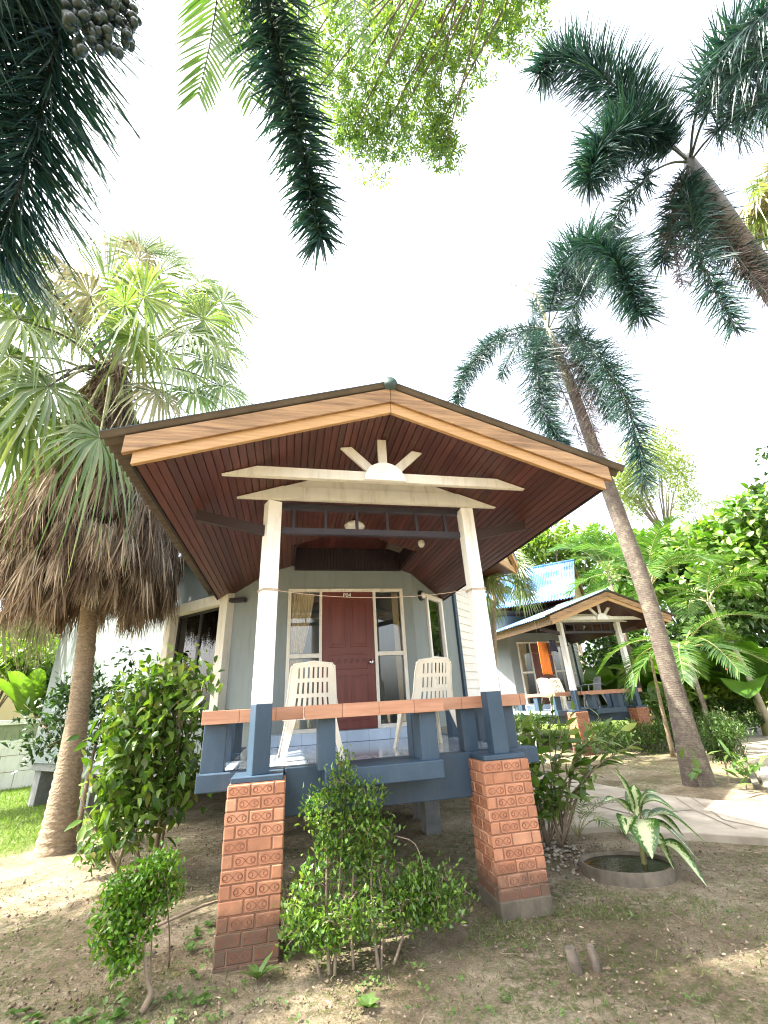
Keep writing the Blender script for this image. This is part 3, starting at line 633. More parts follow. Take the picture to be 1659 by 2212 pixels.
    for an in (90, 45, 135):
        a = R(an); dx, dz = math.cos(a), math.sin(a); r0, w_ = .15, .042
        r1 = (3.83 - 3.36) / (dz + .333 * abs(dx)) - .004
        sx = 1 if dx > .01 else -1 if dx < -.01 else 0
        if sx == 0: pl = [(-w_, 3.36 + r0), (w_, 3.36 + r0), (w_, soz(w_) - .003), (-w_, soz(w_) - .003)]
        else:
            nx, nz = -dz * w_, dx * w_
            def hit(ox, oz): # follow the strut side up to the soffit
                r = (3.83 - 3.36 - oz - .333 * abs(ox)) / (dz + .333 * abs(dx)); return (ox + dx * r, 3.36 + oz + dz * r - .003)
            pl = [(nx + dx * r0, 3.36 + nz + dz * r0), hit(nx, nz), hit(-nx, -nz), (-nx + dx * r0, 3.36 - nz + dz * r0)]
            pl = pl[::-1]
            # keep the same winding for both sides
            ar = sum(pl[i][0] * pl[(i + 1) % 4][1] - pl[(i + 1) % 4][0] * pl[i][1] for i in range(4))
            if ar < 0: pl = pl[::-1]
        MB().prism_y(pl, -.612, -.580).build('sunburst_strut', M['cream'], tb, bevel=.003)
    tie(-.13, 9, 3.376, 3.518, .05); tie(-.115, 9, 3.5195, 3.612, .045)
    # ladder trellis behind the beams
    mb = MB(); mb.box(-.95, .97, .02, .075, 3.075, 3.135); mb.box(-.95, .97, .02, .075, 3.34, 3.40)
    for i in range(6): x = -.80 + i * .32; mb.box(x - .014, x + .014, .028, .068, 3.135, 3.34)
    mb.build('ladder_trellis', M['lattice'], t)
    for sg in (-1, 1):
        x1 = 1.70; mb = MB()
        pl = [(sg * 1.07, 3.02), (sg * x1, soz(x1) - .10), (sg * x1, soz(x1) - .004), (sg * 1.07, 3.12)]
        if sg < 0: pl = pl[::-1]
        mb.prism_y(pl, -.05, -.005); mb.build('eave_bracket', M['gap_brown'], t)
        if sg < 0: mb = MB(); mb.tube([(-1.5, 3.0, 3.10), (-1.88, 3.30, 3.15)], .045, 4); mb.build('wall_bracket', M['lattice'], t)
    # lamps
    mb = MB(); mb.lathe([(.0, -.045), (.09, -.04), (.135, -.022), (.145, 0), (.145, .03)], (.04, 1.51, 3.785), 24); mb.build('ceiling_lamp', M['lamp'], t, smooth=True)
    mb = MB(); mb.lathe([(.03, 0), (.045, .03), (.045, .08), (.02, .1)], (.92, 1.28, 3.42), 12, (0, .3, 1)); mb.build('spot_lamp', M['cream'], t, smooth=True)
    wl = (FR[0] + FR[2] * .27, FR[1] + FR[3] * .27, 3.12)
    mb = MB(); mb.lathe([(.0, 0.0), (.085, 0.003), (.085, .03), (.078, .05), (.055, .055)], wl, 20, (FR[4], FR[5], 0)); l = mb.build('wall_lamp', M['black'], t, smooth=True)
    mb = MB(); mb.lathe([(.058, .05), (.055, .07), (.035, .095), (0, .105)], wl, 16, (FR[4], FR[5], 0)); mb.build('lamp_glass', M['lamp'], l, smooth=True)
    # ---- main roof: ridge parallel to the left wall, gable over the right wall
    C0 = (.35, .70); q = .70711; SR, SE, ZE, ZR, TL = 3.0, 5.6, 4.30, 6.25, 7.9
    def W(s_, t_, z): return (C0[0] + q * s_ - q * t_, C0[1] + q * s_ + q * t_, z)
    mb = MB(); rows = 4
    for r_ in range(rows):
        v0, v1 = SR * r_ / rows - .06 * (r_ > 0), SR * (r_ + 1) / rows
        sl = (ZR - ZE) / SR
        corrug(mb, lambda u, v, h: W(v, u, ZE + sl * v + h + .012 * (r_ + 1)), 0, TL, v0, v1, k=0, vs=1)
    sl2 = (ZR - ZE) / (SE - SR)
    corrug(mb, lambda u, v, h: W(v, u, ZR - sl2 * (v - SR) + h + .02), 0, TL, SR, SE, k=0, vs=2)
    mr = mb.build('main_roof', [M['roof_blue']], t)
    mb = MB(); mb.tube([W(SR, -.02, ZR + .045), W(SR, TL, ZR + .045)], .07, 10); mb.build('ridge_cap', M['roof_blue'], mr, smooth=True)
    mb = MB() # eave soffit (sloping boards under the sheets) and dark fascia
    mb.add([W(.02, .02, ZE - .03), W(SR, .02, ZR - .03), W(SR, TL, ZR - .03), W(.02, TL, ZE - .03)], [(0, 1, 2, 3)]); mb.add([W(SE, .02, ZE - .03), W(SR, .02, ZR - .03), W(SR, TL, ZR - .03), W(SE, TL, ZE - .03)], [(3, 2, 1, 0)])
    mb.build('roof_lining', M['soffit'], mr)
    for (sa, za, sb, zb) in ((.0, ZE, SR, ZR), (SE, ZE, SR, ZR)):
        def vb(t0, t1, d0, d1): return MB().hexa([W(sa, t0, za - d1), W(sb, t0, zb - d1), W(sb, t1, zb - d1), W(sa, t1, za - d1), W(sa, t0, za - d0), W(sb, t0, zb - d0), W(sb, t1, zb - d0), W(sa, t1, za - d0)])
        vb(.02, .055, .005, .17).build('verge_board', M['fascia2'], mr); vb(.06, .09, .15, .25).build('verge_board', M['fascia'], mr)
    mb = MB(); n = 22
    for i in range(n): # horizontal gable boards
        z0 = ZE - .12 + (ZR - ZE) * i / n; z1 = z0 + (ZR - ZE) / n - .006; zz = max(z0 - ZE + .12, 0)
        s0 = max(0.02, (z1 - ZE) / ((ZR - ZE) / SR)) + .03; s1 = min(SE - .02, SE - (z1 - ZE) / sl2) - .03
        if s1 > s0: mb.hexa([W(s0, .12, z0), W(s1, .12, z0), W(s1, .15, z0), W(s0, .15, z0), W(s0, .12, z1), W(s1, .12, z1), W(s1, .15, z1), W(s0, .15, z1)])
    mb.build('gable_boards', M['gable'], mr)
    mb = MB(); mb.hexa([W(.02, .08, ZE - .25), W(SE, .08, ZE - .25), W(SE, .118, ZE - .25), W(.02, .118, ZE - .25), W(.02, .08, ZE - .12), W(SE, .08, ZE - .12), W(SE, .118, ZE - .12), W(.02, .118, ZE - .12)])
    mb.build('gable_base_board', M['fascia2'], mr)
    mb = MB(); mb.add([W(.03, .13, ZE - .22), W(SE - .03, .13, ZE - .22), W(SE - .03, TL - .05, ZE - .22), W(.03, TL - .05, ZE - .22)], [(0, 1, 2, 3)]); mb.build('eave_soffit', M['soffit'], mr)
    return t
cot = make_cottage()
cot2 = copy_tree(cot, None, skip=('room_number',))
cot2.location = (8.706, 11.542, 0); cot2.rotation_euler = (0, 0, .0574)
tag(cot2, 'farther cottage with streaked blue corrugated roof and its own porch behind the leaning palm trunk')
for o_ in cot2.children:
    if o_.name.startswith('eave_board'): o_.material_slots[0].link = 'OBJECT'; o_.material_slots[0].material = M['fascia']
def wob(o): # a hair of unevenness so that surfaces of the two cottages are not identical
    pass

# ================================================================== chairs
def make_chair(k='plastic', arms=False):
    t = thing('plastic_chair', 'x', 'chair')
    # back: shell with slots. u across, v up
    def bp(u, v):
        w = .228 + .04 * (1 - v) ** 3; y = -.20 - .10 * v + .05 * (u * u) ; z = .40 + .47 * v - (.035 * abs(u) ** 4 if v > .8 else 0)
        return (u * w, y, z)
    us = [-1, -.93, -.82]; 
    bars = 7
    x0, x1 = -.62, .62
    for i in range(bars):
        c = x0 + (x1 - x0) * i / (bars - 1); us += [c - .04, c + .04]
    us += [.82, .93, 1]
    vs_ = [-.12, 0, .02, .30, .38, .60, .68, .90, .95, 1.0]
    mb = MB(); nu, nv = len(us), len(vs_)
    vv = [bp(u, v) for v in vs_ for u in us]
    fs = []
    for j in range(nv - 1):
        for i in range(nu - 1):
            slot = (3 <= i <= nu - 5 and (i - 3) % 2 == 0) and j in (2, 4, 6)
            if not slot: fs.append((j * nu + i, j * nu + i + 1, (j + 1) * nu + i + 1, (j + 1) * nu + i))
    mb.add(vv, fs); b = mb.build('backrest', M[k], t, solid=.006)
    mb = MB(); mb.tube([bp(-1, -.1), bp(-1, .3), bp(-1, .7), bp(-.97, .93), bp(-.85, 1.005), bp(0, 1.01), bp(.85, 1.005), bp(.97, .93), bp(1, .7), bp(1, .3), bp(1, -.1)], .010, 6); mb.build('rim', M[k], b, smooth=True)
    mb = MB(); nx, ny = 12, 12; vv = []
    for j in range(ny + 1):
        for i in range(nx + 1):
            u = -1 + 2 * i / nx; v = j / ny; vv.append((u * (.23 + .01 * v), -.21 + .44 * v, .425 - .018 * (1 - u * u) - .03 * max(0, v - .85) * 6 * .5 + .01 * u ** 4))
    mb.add(vv, [(j * (nx + 1) + i, j * (nx + 1) + i + 1, (j + 1) * (nx + 1) + i + 1, (j + 1) * (nx + 1) + i) for j in range(ny) for i in range(nx)])
    mb.build('seat', M[k], t, smooth=True, solid=.007)
    # apron under the seat edge, arched between the legs
    mb = MB()
    for (ax, ay), (bx_, by) in (((-.235, -.215), (.235, -.215)), ((-.24, .23), (.24, .23)), ((-.24, -.21), (-.24, .23)), ((.24, -.21), (.24, .23))):
        n = 10; vv = []
        for i in range(n + 1):
            u = i / n; x, y = ax + (bx_ - ax) * u, ay + (by - ay) * u; dz = .03 + .10 * (2 * u - 1) ** 4; vv += [(x, y, .425), (x, y, .425 - dz)]
        mb.add(vv, [(2 * i, 2 * i + 1, 2 * i + 3, 2 * i + 2) for i in range(n)])
    mb.build('apron', M[k], t, solid=.005)
    for sx in (-1, 1):
        for sy in (-1, 1):
            mb = MB(); xt, yt, xb, yb = sx * .225, sy * .205, sx * .305, sy * (.30 if sy < 0 else .25)
            # L shaped leg
            for (wx, wy) in ((.075, .012), (.012, .075)):
                def r4(x, y, f): 
                    a, b2 = x, x - sx * wx * f; c, d_ = y, y - sy * wy * f; xs = sorted((a, b2)); ys = sorted((c, d_)); return [(xs[0], ys[0]), (xs[1], ys[0]), (xs[1], ys[1]), (xs[0], ys[1])]
                e_ = .0015 if wx > wy else 0
                lo = [(x, y, 0.0) for x, y in r4(xb + e_, yb + e_, .62)]; hi = [(x, y, .415) for x, y in r4(xt + e_, yt + e_, 1.15)]
                mb.hexa(lo + hi)
            mb.build('leg', M[k], t, bevel=.002)
    if arms:
        for sx in (-1, 1):
            mb = MB(); mb.tube([(sx * .235, -.25, .63), (sx * .275, -.1, .66), (sx * .28, .1, .655), (sx * .27, .22, .63), (sx * .25, .24, .42)], .016, 8); mb.build('armrest', M[k], t, smooth=True)
    return t
ch = make_chair(); chg = make_chair('plastic_grey', True)
FZ = 1.05
G1 = 'ivory plastic chairs on the porches'
ch.location = (.235, 4.95, FZ); ch.rotation_euler = (0, 0, R(3)); tag(ch, 'ivory slatted plastic chair on the near porch before the pane left of the door', None, G1)
c = copy_tree(ch); c.location = (1.50, 5.0, FZ); c.rotation_euler = (0, 0, R(14)); tag(c, 'ivory slatted plastic chair on the near porch between the door and the angled side window')
def loc2(x, y, z):
    a = .0574; return (8.706 + x * math.cos(a) - y * math.sin(a), 11.542 + x * math.sin(a) + y * math.cos(a), z)
c = copy_tree(ch); c.location = loc2(-1.05, .95, FZ); c.rotation_euler = (0, 0, R(-75)); tag(c, 'white plastic chair on the far porch, the one nearer the left end of its rail')
c = copy_tree(ch); c.location = loc2(-.45, 1.25, FZ); c.rotation_euler = (0, 0, R(-75)); tag(c, 'white plastic chair on the far porch just before the red door')
chg.location = loc2(1.05, 1.75, FZ); chg.rotation_euler = (0, 0, R(80)); tag(chg, 'grey plastic armchair at the right end of the far porch')

# clothes lines, towel
def sag(a, b, d, n=16): a, b = Vector(a), Vector(b); return [a.lerp(b, i / n) - Vector((0, 0, d * 4 * (i / n) * (1 - i / n))) for i in range(n + 1)]
a, b = (-.13, 3.91, 2.475), (1.755, 3.94, 2.49)
mb = MB(); mb.tube(sag(a, b, .075), .0028, 5)
for cx, s_, an in ((-.205, .076, 22), (1.82, .078, 0)):
    for dz in (0, .012):
        pts = []
        for i in range(5):
            aa = R(an + 45 + 90 * i); pts.append((cx + s_ * 1.38 * math.cos(aa), 3.98 + s_ * 1.38 * math.sin(aa), 2.478 + dz + .006 * (i % 2)))
        mb.tube(pts, .0035, 5)
tag(mb.build('clothes_line', M['line']), 'thin brown cord strung between the two near porch posts', 'clothes line')
p1, p2 = Vector(loc2(-1.0, .02, 2.50)), Vector(loc2(-.6, 2.66, 2.9))
mb = MB(); mb.tube(sag(p1, p2, .06), .004, 5); tag(mb.build('clothes_line', M['line']), 'cord carrying the orange towel across the far porch', 'clothes line')
def cloth(name, c, w, h, k, label, cat, az):
    mb = MB(); n, m_ = 16, 14; vv = []
    dx, dy = math.cos(az), math.sin(az)
    for j in range(m_ + 1):
        v = j / m_
        for i in range(n + 1):
            u = i / n - .5; ww = w * (1 + .12 * math.sin(v * 3)); d = .02 * math.sin(u * 16 + v * 2) * (.3 + v)
            vv.append((c[0] + dx * u * ww - dy * d, c[1] + dy * u * ww + dx * d, c[2] - h * v - (.03 * (abs(u) * 2) ** 6 if j == m_ else 0)))
    mb.add(vv, [(j * (n + 1) + i, j * (n + 1) + i + 1, (j + 1) * (n + 1) + i + 1, (j + 1) * (n + 1) + i) for j in range(m_) for i in range(n)])
    return tag(mb.build(name, M[k], smooth=True, solid=.012), label, cat)
pt = at(1170, 1387, 13.45); cloth('towel', (pt.x, pt.y, pt.z), .42, .86, 'orange_cloth', 'orange towel hanging from the cord before the far red door', 'towel', R(25))
pt = at(1193, 1383, 13.5); cloth('hanging_clothes', (pt.x, pt.y, pt.z), .36, .30, 'dark_cloth', 'dark clothes bunched on the cord beside the orange towel', 'clothes', R(30))
# ================================================================== palms
def stem_parts(P, r0, r1, k, n=6):
    mb = MB(); m_ = len(P); mb.tube([tuple(p) for p in P], [r0 + (r1 - r0) * i / (m_ - 1) for i in range(m_)], n); return mbnp(mb, k)
def frond_fox(par, pts, n=620, L=.5, W=.034, bare=.12, mats=None, org=(0, 0, 0), thin=1., name='frond', taper=.45, lean=.28, stem=.022):
    L = L * 1.28; W = W * .62; n = int(n * 1.12)
    P = spline([Vector(p) for p in pts], 40); seg = np.linalg.norm(np.diff(P, axis=0), axis=1); cum = np.r_[0, np.cumsum(seg)]; tot = cum[-1]
    n = int(n * thin); t = bare + (1 - bare) * np.sort(rng.random(n)); s = t * tot
    i = np.clip(np.searchsorted(cum, s) - 1, 0, len(P) - 2); f = ((s - cum[i]) / seg[i])[:, None]
    B = P[i] * (1 - f) + P[i + 1] * f; T = nrm(P[i + 1] - P[i])
    A = nrm(np.cross(T, np.array([0.13, .21, .97]))); Bn = np.cross(T, A); th = rng.random(n) * 2 * PI
    rad = A * np.cos(th)[:, None] + Bn * np.sin(th)[:, None]
    u = (t - bare) / (1 - bare)
    D = nrm(rad + T * (lean + .45 * u + rng.normal(0, .12, n))[:, None] + rng.normal(0, .08, (n, 3)))
    ll = L * (1 - taper * u ** 3) * np.minimum(1, .45 + 3 * u) * rng.uniform(.55, 1.15, n)
    V = leaves(B, D, np.cross(D, rad) + rng.normal(0, .5, (n, 3)), ll, W * rng.uniform(.7, 1.15, n), ts=(0, .35, .75, 1), ws=(.5, 1, .6, .05), fold=.12, droop=.20, k=0, grav=True)
    return np_mesh(name, [V] + stem_parts(P, stem, stem * .25, 1), mats or [M['fox'], M['rachis']], par, org)
def frond_pin(par, pts, n=70, L=.5, W=.035, bare=.2, mats=None, org=(0, 0, 0), vang=.35, droop=.25, lean=.55, name='frond', stem=.014, upv=(0, 0, 1)):
    P = spline([Vector(p) for p in pts], 30); seg = np.linalg.norm(np.diff(P, axis=0), axis=1); cum = np.r_[0, np.cumsum(seg)]; tot = cum[-1]
    t = np.repeat(np.linspace(bare, .995, n), 2); side = np.tile([1., -1.], n); s = t * tot
    i = np.clip(np.searchsorted(cum, s) - 1, 0, len(P) - 2); f = ((s - cum[i]) / seg[i])[:, None]
    B = P[i] * (1 - f) + P[i + 1] * f; T = nrm(P[i + 1] - P[i]); S = nrm(np.cross(T, np.array(upv) + np.array([.03, .05, 0]))); U = np.cross(S, T)
    u = (t - bare) / (1 - bare)
    D = nrm(S * side[:, None] + T * (lean + .9 * u ** 2)[:, None] + U * (vang + rng.normal(0, .1, 2 * n))[:, None])
    ll = L * np.sin(np.clip(.25 + 2.6 * u, 0, PI - .35)) ** .6 * rng.uniform(.88, 1.05, 2 * n)
    V = leaves(B, D, U + rng.normal(0, .12, (2 * n, 3)), ll, W * rng.uniform(.8, 1.1, 2 * n), ts=(0, .3, .7, 1), ws=(.55, 1, .7, .05), fold=.15, droop=droop, k=0, grav=True)
    return np_mesh(name, [V] + stem_parts(P, stem, stem * .3, 1), mats or [M['pin'], M['rachis']], par, org)
def palm_trunk(name, pts, rads, k, par, org, rings=.11, n=18, amp=.005, bulge=None):
    P = spline([Vector(p) for p in pts], 120); rr = np.interp(np.linspace(0, 1, 120), np.linspace(0, 1, len(rads)), rads)
    seg = np.r_[0, np.cumsum(np.linalg.norm(np.diff(P, axis=0), axis=1))]
    rr = rr + amp * (np.abs(np.sin(seg / rings * PI + np.sin(seg * 3)))) - amp * .5 + rng.normal(0, .002, 120)
    mb = MB(); mb.tube([tuple(np.array(p) - np.array(org)) for p in P], list(rr), n); return mb.build(name, M[k], par, smooth=True)
def gen_arc(c, az, el, L, droop, n=6):
    """frond midrib from crown c: leaves at elevation el, bends down"""
    pts = [Vector(c)]; d = Vector((math.cos(az) * math.cos(el), math.sin(az) * math.cos(el), math.sin(el))); p = Vector(c)
    for i in range(n):
        p = p + d * (L / n); pts.append(p.copy()); d = (d + Vector((0, 0, -droop / n))).normalized()
    return pts
def px(c, *uvd): return [Vector(c)] + [at(*q) for q in uvd]

# --- foxtail palm beside the path
oA = (6.5, 6.87, 0); cA = Vector((6.28, 7.08, 10.1))
pa = thing('foxtail_palm', 'tall foxtail palm with bare ringed trunk rising between the two cottages', 'palm', oA)
palm_trunk('trunk', [(6.5, 6.87, -.1), (6.53, 6.84, 1.5), (6.55, 6.82, 3.0), (6.5, 6.87, 4.8), (6.44, 6.93, 6.5), (6.39, 6.98, 8.0)], [.25, .150, .146, .154, .148, .130, .115], 'bark_fox', pa, oA)
mb = MB(); mb.tube([(x - 6.5, y - 6.87, z) for x, y, z in ((6.39, 6.98, 7.98), (6.36, 7.0, 8.4), (6.33, 7.04, 9.2), (6.29, 7.08, 10.0), (6.27, 7.09, 10.4))], [.118, .122, .10, .075, .03], 14); mb.build('crownshaft', M['shaft'], pa, smooth=True)
FA = [
    ([(1130, 706, 9.3), (1085, 722, 9.0), (1035, 765, 8.6), (1000, 820, 8.4), (982, 885, 8.3)], dict(n=560, L=.34, bare=.25)),
    ([(1160, 745, 9.1), (1162, 820, 8.9), (1175, 890, 8.8), (1215, 960, 8.75)], dict(n=800, L=.50, bare=.06)),
    ([(1190, 660, 9.0), (1215, 585, 8.3), (1262, 525, 7.7), (1312, 540, 7.4), (1350, 600, 7.3), (1385, 680, 7.3)], dict(n=1700, L=.56, bare=.08)),
    ([(1215, 650, 9.3), (1240, 600, 8.8), (1270, 570, 8.5), (1262, 620, 8.4), (1225, 690, 8.4)], dict(n=500, L=.45, bare=.15)),
    ([(1235, 712, 9.5), (1290, 770, 9.1), (1345, 850, 8.8), (1375, 940, 8.7), (1392, 1045, 8.6)], dict(n=900, L=.46, bare=.05)),
    ([(1215, 730, 9.7), (1255, 790, 9.6), (1285, 840, 9.6), (1320, 900, 9.5)], dict(n=560, L=.42, bare=.05)),
    ([(1205, 755, 9.2), (1250, 840, 9.1), (1275, 900, 9.05), (1298, 985, 9.0)], dict(n=420, L=.26, W=.02, bare=.15, mats='dead')),
    ([(1190, 740, 9.9), (1205, 820, 10.0), (1235, 890, 10.0), (1255, 960, 10.0)], dict(n=320, L=.28, W=.02, bare=.1, mats='dead')),
    ([(1162, 670, 9.6), (1150, 650, 9.7), (1152, 690, 9.8), (1160, 740, 9.9)], dict(n=160, L=.25, bare=.1)),
]
for pts, kw in FA:
    kw = dict(kw); kw['L'] *= 1.18; kw['n'] = int(kw['n'] * 1.4)
    if kw.get('mats') == 'dead': kw['mats'] = [M['fox_dead'], M['rachis']]; kw['name'] = 'dead_frond'
    frond_fox(pa, px(cA, *pts), org=oA, **kw)
for az, el in ((95, 50), (140, 30), (60, 20)): frond_fox(pa, gen_arc(cA, R(az), R(el), 2.6, 1.9), org=oA, n=420, L=.42)
mb = MB() # dry flower stalks above the crown
for pts in ([(1172, 655, 9.6), (1150, 625, 9.6), (1118, 600, 9.5), (1088, 596, 9.5)], [(1150, 625, 9.6), (1140, 605, 9.5), (1118, 585, 9.5)], [(1160, 638, 9.6), (1120, 618, 9.5), (1095, 612, 9.4)], [(1178, 660, 9.6), (1168, 640, 9.5), (1135, 628, 9.5)]):
    mb.tube([tuple(v - Vector(oA)) for v in [at(*q) for q in pts]], [.018, .012, .008, .005][:len(pts)], 5)
mb.tube([tuple(v - Vector(oA)) for v in [cA, at(1170, 665, 9.6), at(1158, 640, 9.6)]], [.05, .04, .005], 6)
mb.build('flower_stalk', M['fan_dry'], pa)

# --- second foxtail palm, leaning in from the right edge
oB = (6.3, 3.0, 0); cB = at(1490, 350, 7.0); oB = (cB.x + .25, cB.y - .05, 0)
pb = thing('foxtail_palm', 'foxtail palm at the right edge whose crown spreads highest in the picture', 'palm', oB)
palm_trunk('trunk', [(oB[0], oB[1], -.1), (oB[0], oB[1], 3), (cB.x + .14, cB.y - .03, 6), (cB.x + .05, cB.y, cB.z - 1.8)], [.19, .155, .155, .15, .14], 'bark_fox', pb, oB)
mb = MB(); mb.tube([tuple(Vector(q) - Vector(oB)) for q in (cB + Vector((.05, 0, -1.82)), cB + Vector((.04, 0, -1.3)), cB + Vector((.02, 0, -.5)), cB, cB + Vector((0, 0, .25)))], [.142, .14, .115, .085, .03], 14); mb.build('crownshaft', M['shaft_dark'], pb, smooth=True)
FB = [
    ([(1440, 300, 6.6), (1385, 245, 6.1), (1320, 180, 5.6), (1250, 130, 5.2), (1195, 120, 5.0), (1165, 160, 4.95)], dict(n=1500, L=.54, bare=.10)),
    ([(1440, 310, 6.5), (1385, 282, 6.0), (1330, 290, 5.6), (1290, 330, 5.4), (1272, 390, 5.3)], dict(n=1300, L=.50, bare=.15)),
    ([(1450, 352, 6.7), (1405, 375, 6.4), (1370, 415, 6.2), (1335, 460, 6.1), (1318, 500, 6.05)], dict(n=260, L=.30, bare=.35)),
    ([(1500, 260, 6.5), (1530, 170, 6.0), (1590, 80, 5.5), (1680, 10, 5.2)], dict(n=560, L=.50, bare=.25)),
    ([(1515, 270, 6.6), (1560, 190, 6.1), (1620, 130, 5.7), (1700, 90, 5.4)], dict(n=520, L=.50, bare=.25)),
    ([(1530, 300, 6.7), (1590, 245, 6.3), (1650, 215, 6.0), (1720, 220, 5.8)], dict(n=480, L=.48, bare=.25)),
    ([(1460, 400, 6.7), (1452, 470, 6.5), (1458, 540, 6.4), (1475, 615, 6.3)], dict(n=420, L=.26, W=.02, bare=.1, mats='dead')),
    ([(1478, 400, 6.8), (1460, 470, 6.6), (1440, 520, 6.5), (1430, 570, 6.45)], dict(n=520, L=.40, bare=.15)),
    ([(1492, 430, 6.6), (1505, 520, 6.4), (1535, 610, 6.3), (1590, 710, 6.2)], dict(n=760, L=.36, bare=.15)),
    ([(1520, 440, 6.9), (1570, 520, 6.8), (1620, 590, 6.7), (1680, 660, 6.6)], dict(n=520, L=.24, W=.02, bare=.1, mats='dead')),
    ([(1510, 430, 7.2), (1545, 500, 7.1), (1600, 560, 7.0), (1660, 610, 7.0)], dict(n=620, L=.42, bare=.1)),
]
for pts, kw in FB:
    kw = dict(kw); f_ = 1.16 if kw['n'] > 1000 else 1.; kw['L'] *= f_; kw['n'] = int(kw['n'] * f_)
    if kw.get('mats') == 'dead': kw['mats'] = [M['fox_dead'], M['rachis']]; kw['name'] = 'dead_frond'
    frond_fox(pb, px(cB, *pts), org=oB, **kw)

# --- near foxtail palm at the top left, with its fruit
cN = Vector((-2.65, 1.5, 8.4)); oN = (-3.3, .9, 0)
pn = thing('foxtail_palm', 'foxtail palm overhanging the top left corner with a bunch of dark fruit', 'palm', oN)
palm_trunk('trunk', [(-3.3, .9, -.1), (-3.25, .95, 3), (-2.95, 1.2, 6.6)], [.25, .20, .19, .17], 'bark_fox', pn, oN)
mb = MB(); mb.tube([tuple(Vector(q) - Vector(oN)) for q in ((-2.95, 1.2, 6.58), (-2.85, 1.3, 7.2), cN)], [.175, .15, .09], 14); mb.build('crownshaft', M['shaft_dark'], pn, smooth=True)
FN = [
    ([(120, -40, 2.9), (118, 90, 3.1), (95, 230, 3.4), (55, 370, 3.7), (5, 500, 4.0), (-15, 560, 4.1)], dict(n=1900, L=.72, W=.034, bare=.05, stem=.03)),
    ([(40, -60, 3.1), (-30, 60, 3.4), (-80, 200, 3.7), (-110, 380, 4.0)], dict(n=900, L=.55, bare=.1)),
    ([(70, -120, 2.8), (-60, -60, 3.0), (-160, 60, 3.2)], dict(n=600, L=.55, bare=.1)),
]
for pts, kw in FN: frond_fox(pn, px(cN, *pts), org=oN, **kw)
for az, el in ((200, 40), (250, 35), (150, 50)): frond_fox(pn, gen_arc(cN, R(az), R(el), 2.6, 2.0), org=oN, n=620, L=.5)
mb = MB(); V = [] # fruit bunch
stalk = [at(60, -120, 2.6), at(150, -60, 2.65), at(215, -10, 2.7), at(235, 40, 2.72)]
mb.tube([tuple(v - Vector(oN)) for v in stalk], [.03, .022, .016, .01], 6, k=1)
fr_ = 0
for i in range(120):
    u = rnd.random(); v = rnd.random()
    uu, vv_ = 228 + 96 * (rnd.random() + rnd.random() - 1) * 1.05, 40 + 100 * (rnd.random() + rnd.random() - 1)
    if vv_ > 60 and abs(uu - 215) > 80: continue
    p = at(uu, vv_, 2.42 + rnd.uniform(-.10, .10)) - Vector(oN); ax = Vector((rnd.gauss(0, .5), rnd.gauss(0, .5), -1)).normalized()
    mb.lathe([(.0, -.043), (.020, -.036), (.032, -.010), (.032, .012), (.021, .036), (.005, .044)], p, 9, ax, k=0)
    hub_ = stalk[-1] - Vector(oN); mb.tube([tuple(p - ax * .034), tuple((p - ax * .09).lerp(hub_, .35) + Vector((0, 0, .02))), tuple(hub_)], .0035, 4, k=1)
mb.build('fruit_bunch', [M['fruit'], M['rachis']], pn, smooth=True)

# --- palm standing behind the photographer, its fronds reaching over the frame's top edge
oO = (-.6, -1.6, 0); cO = Vector((-.5, -1.2, 8.6))
po = thing('foxtail_palm', 'foxtail palm whose single thick dark frond hangs from the top edge left of centre', 'palm', oO)
palm_trunk('trunk', [(-.6, -1.6, -.1), (-.58, -1.5, 4), (-.5, -1.2, 8.5)], [.26, .2, .19, .1], 'bark_fox', po, oO)
frond_fox(po, px(cO, (500, -420, 1.0), (545, -150, 1.5), (583, 30, 1.85), (620, 200, 2.15), (660, 360, 2.4), (692, 515, 2.6)), org=oO, n=1800, L=.40, W=.036, bare=.40, stem=.024)
for az, el, L in ((230, 40, 3), (290, 35, 3), (180, 45, 3), (330, 50, 3)): frond_fox(po, gen_arc(cO, R(az), R(el), 2.7, 1.9), org=oO, n=560, L=.45)
oQ = (.9, -2.3, 0); cQ = Vector((.75, -1.5, 7.6))
pq = thing('feather_palm', 'palm with flat yellow-green feather fronds hanging at the top edge', 'palm', oQ)
palm_trunk('trunk', [(.9, -2.3, -.1), (.9, -2.1, 4), (.75, -1.5, 7.5)], [.2, .16, .15, .08], 'bark_fox', pq, oQ)
upc = -CAMF
for pts, kw in (([(520, -520, .75), (492, -200, 1.5), (468, 0, 1.95), (448, 120, 2.15), (428, 205, 2.3)], dict(n=70, L=.52, W=.032, bare=.38)),
                ([(620, -420, .9), (590, -150, 1.6), (530, 20, 2.1), (520, 110, 2.25), (545, 215, 2.35)], dict(n=60, L=.50, W=.034, bare=.3)),
                ([(800, -450, .9), (780, -200, 1.5), (765, -30, 1.9), (772, 60, 2.0), (790, 120, 2.1)], dict(n=44, L=.30, W=.03, bare=.35)),
                ([(660, -420, 1.0), (650, -120, 1.6), (645, 60, 1.95), (660, 170, 2.1), (700, 260, 2.3)], dict(n=50, L=.32, W=.022, bare=.4))):
    frond_pin(pq, px(cQ, *pts), org=oQ, mats=[M['pin'], M['rachis']], droop=.12, upv=tuple(upc), vang=.1, **kw)

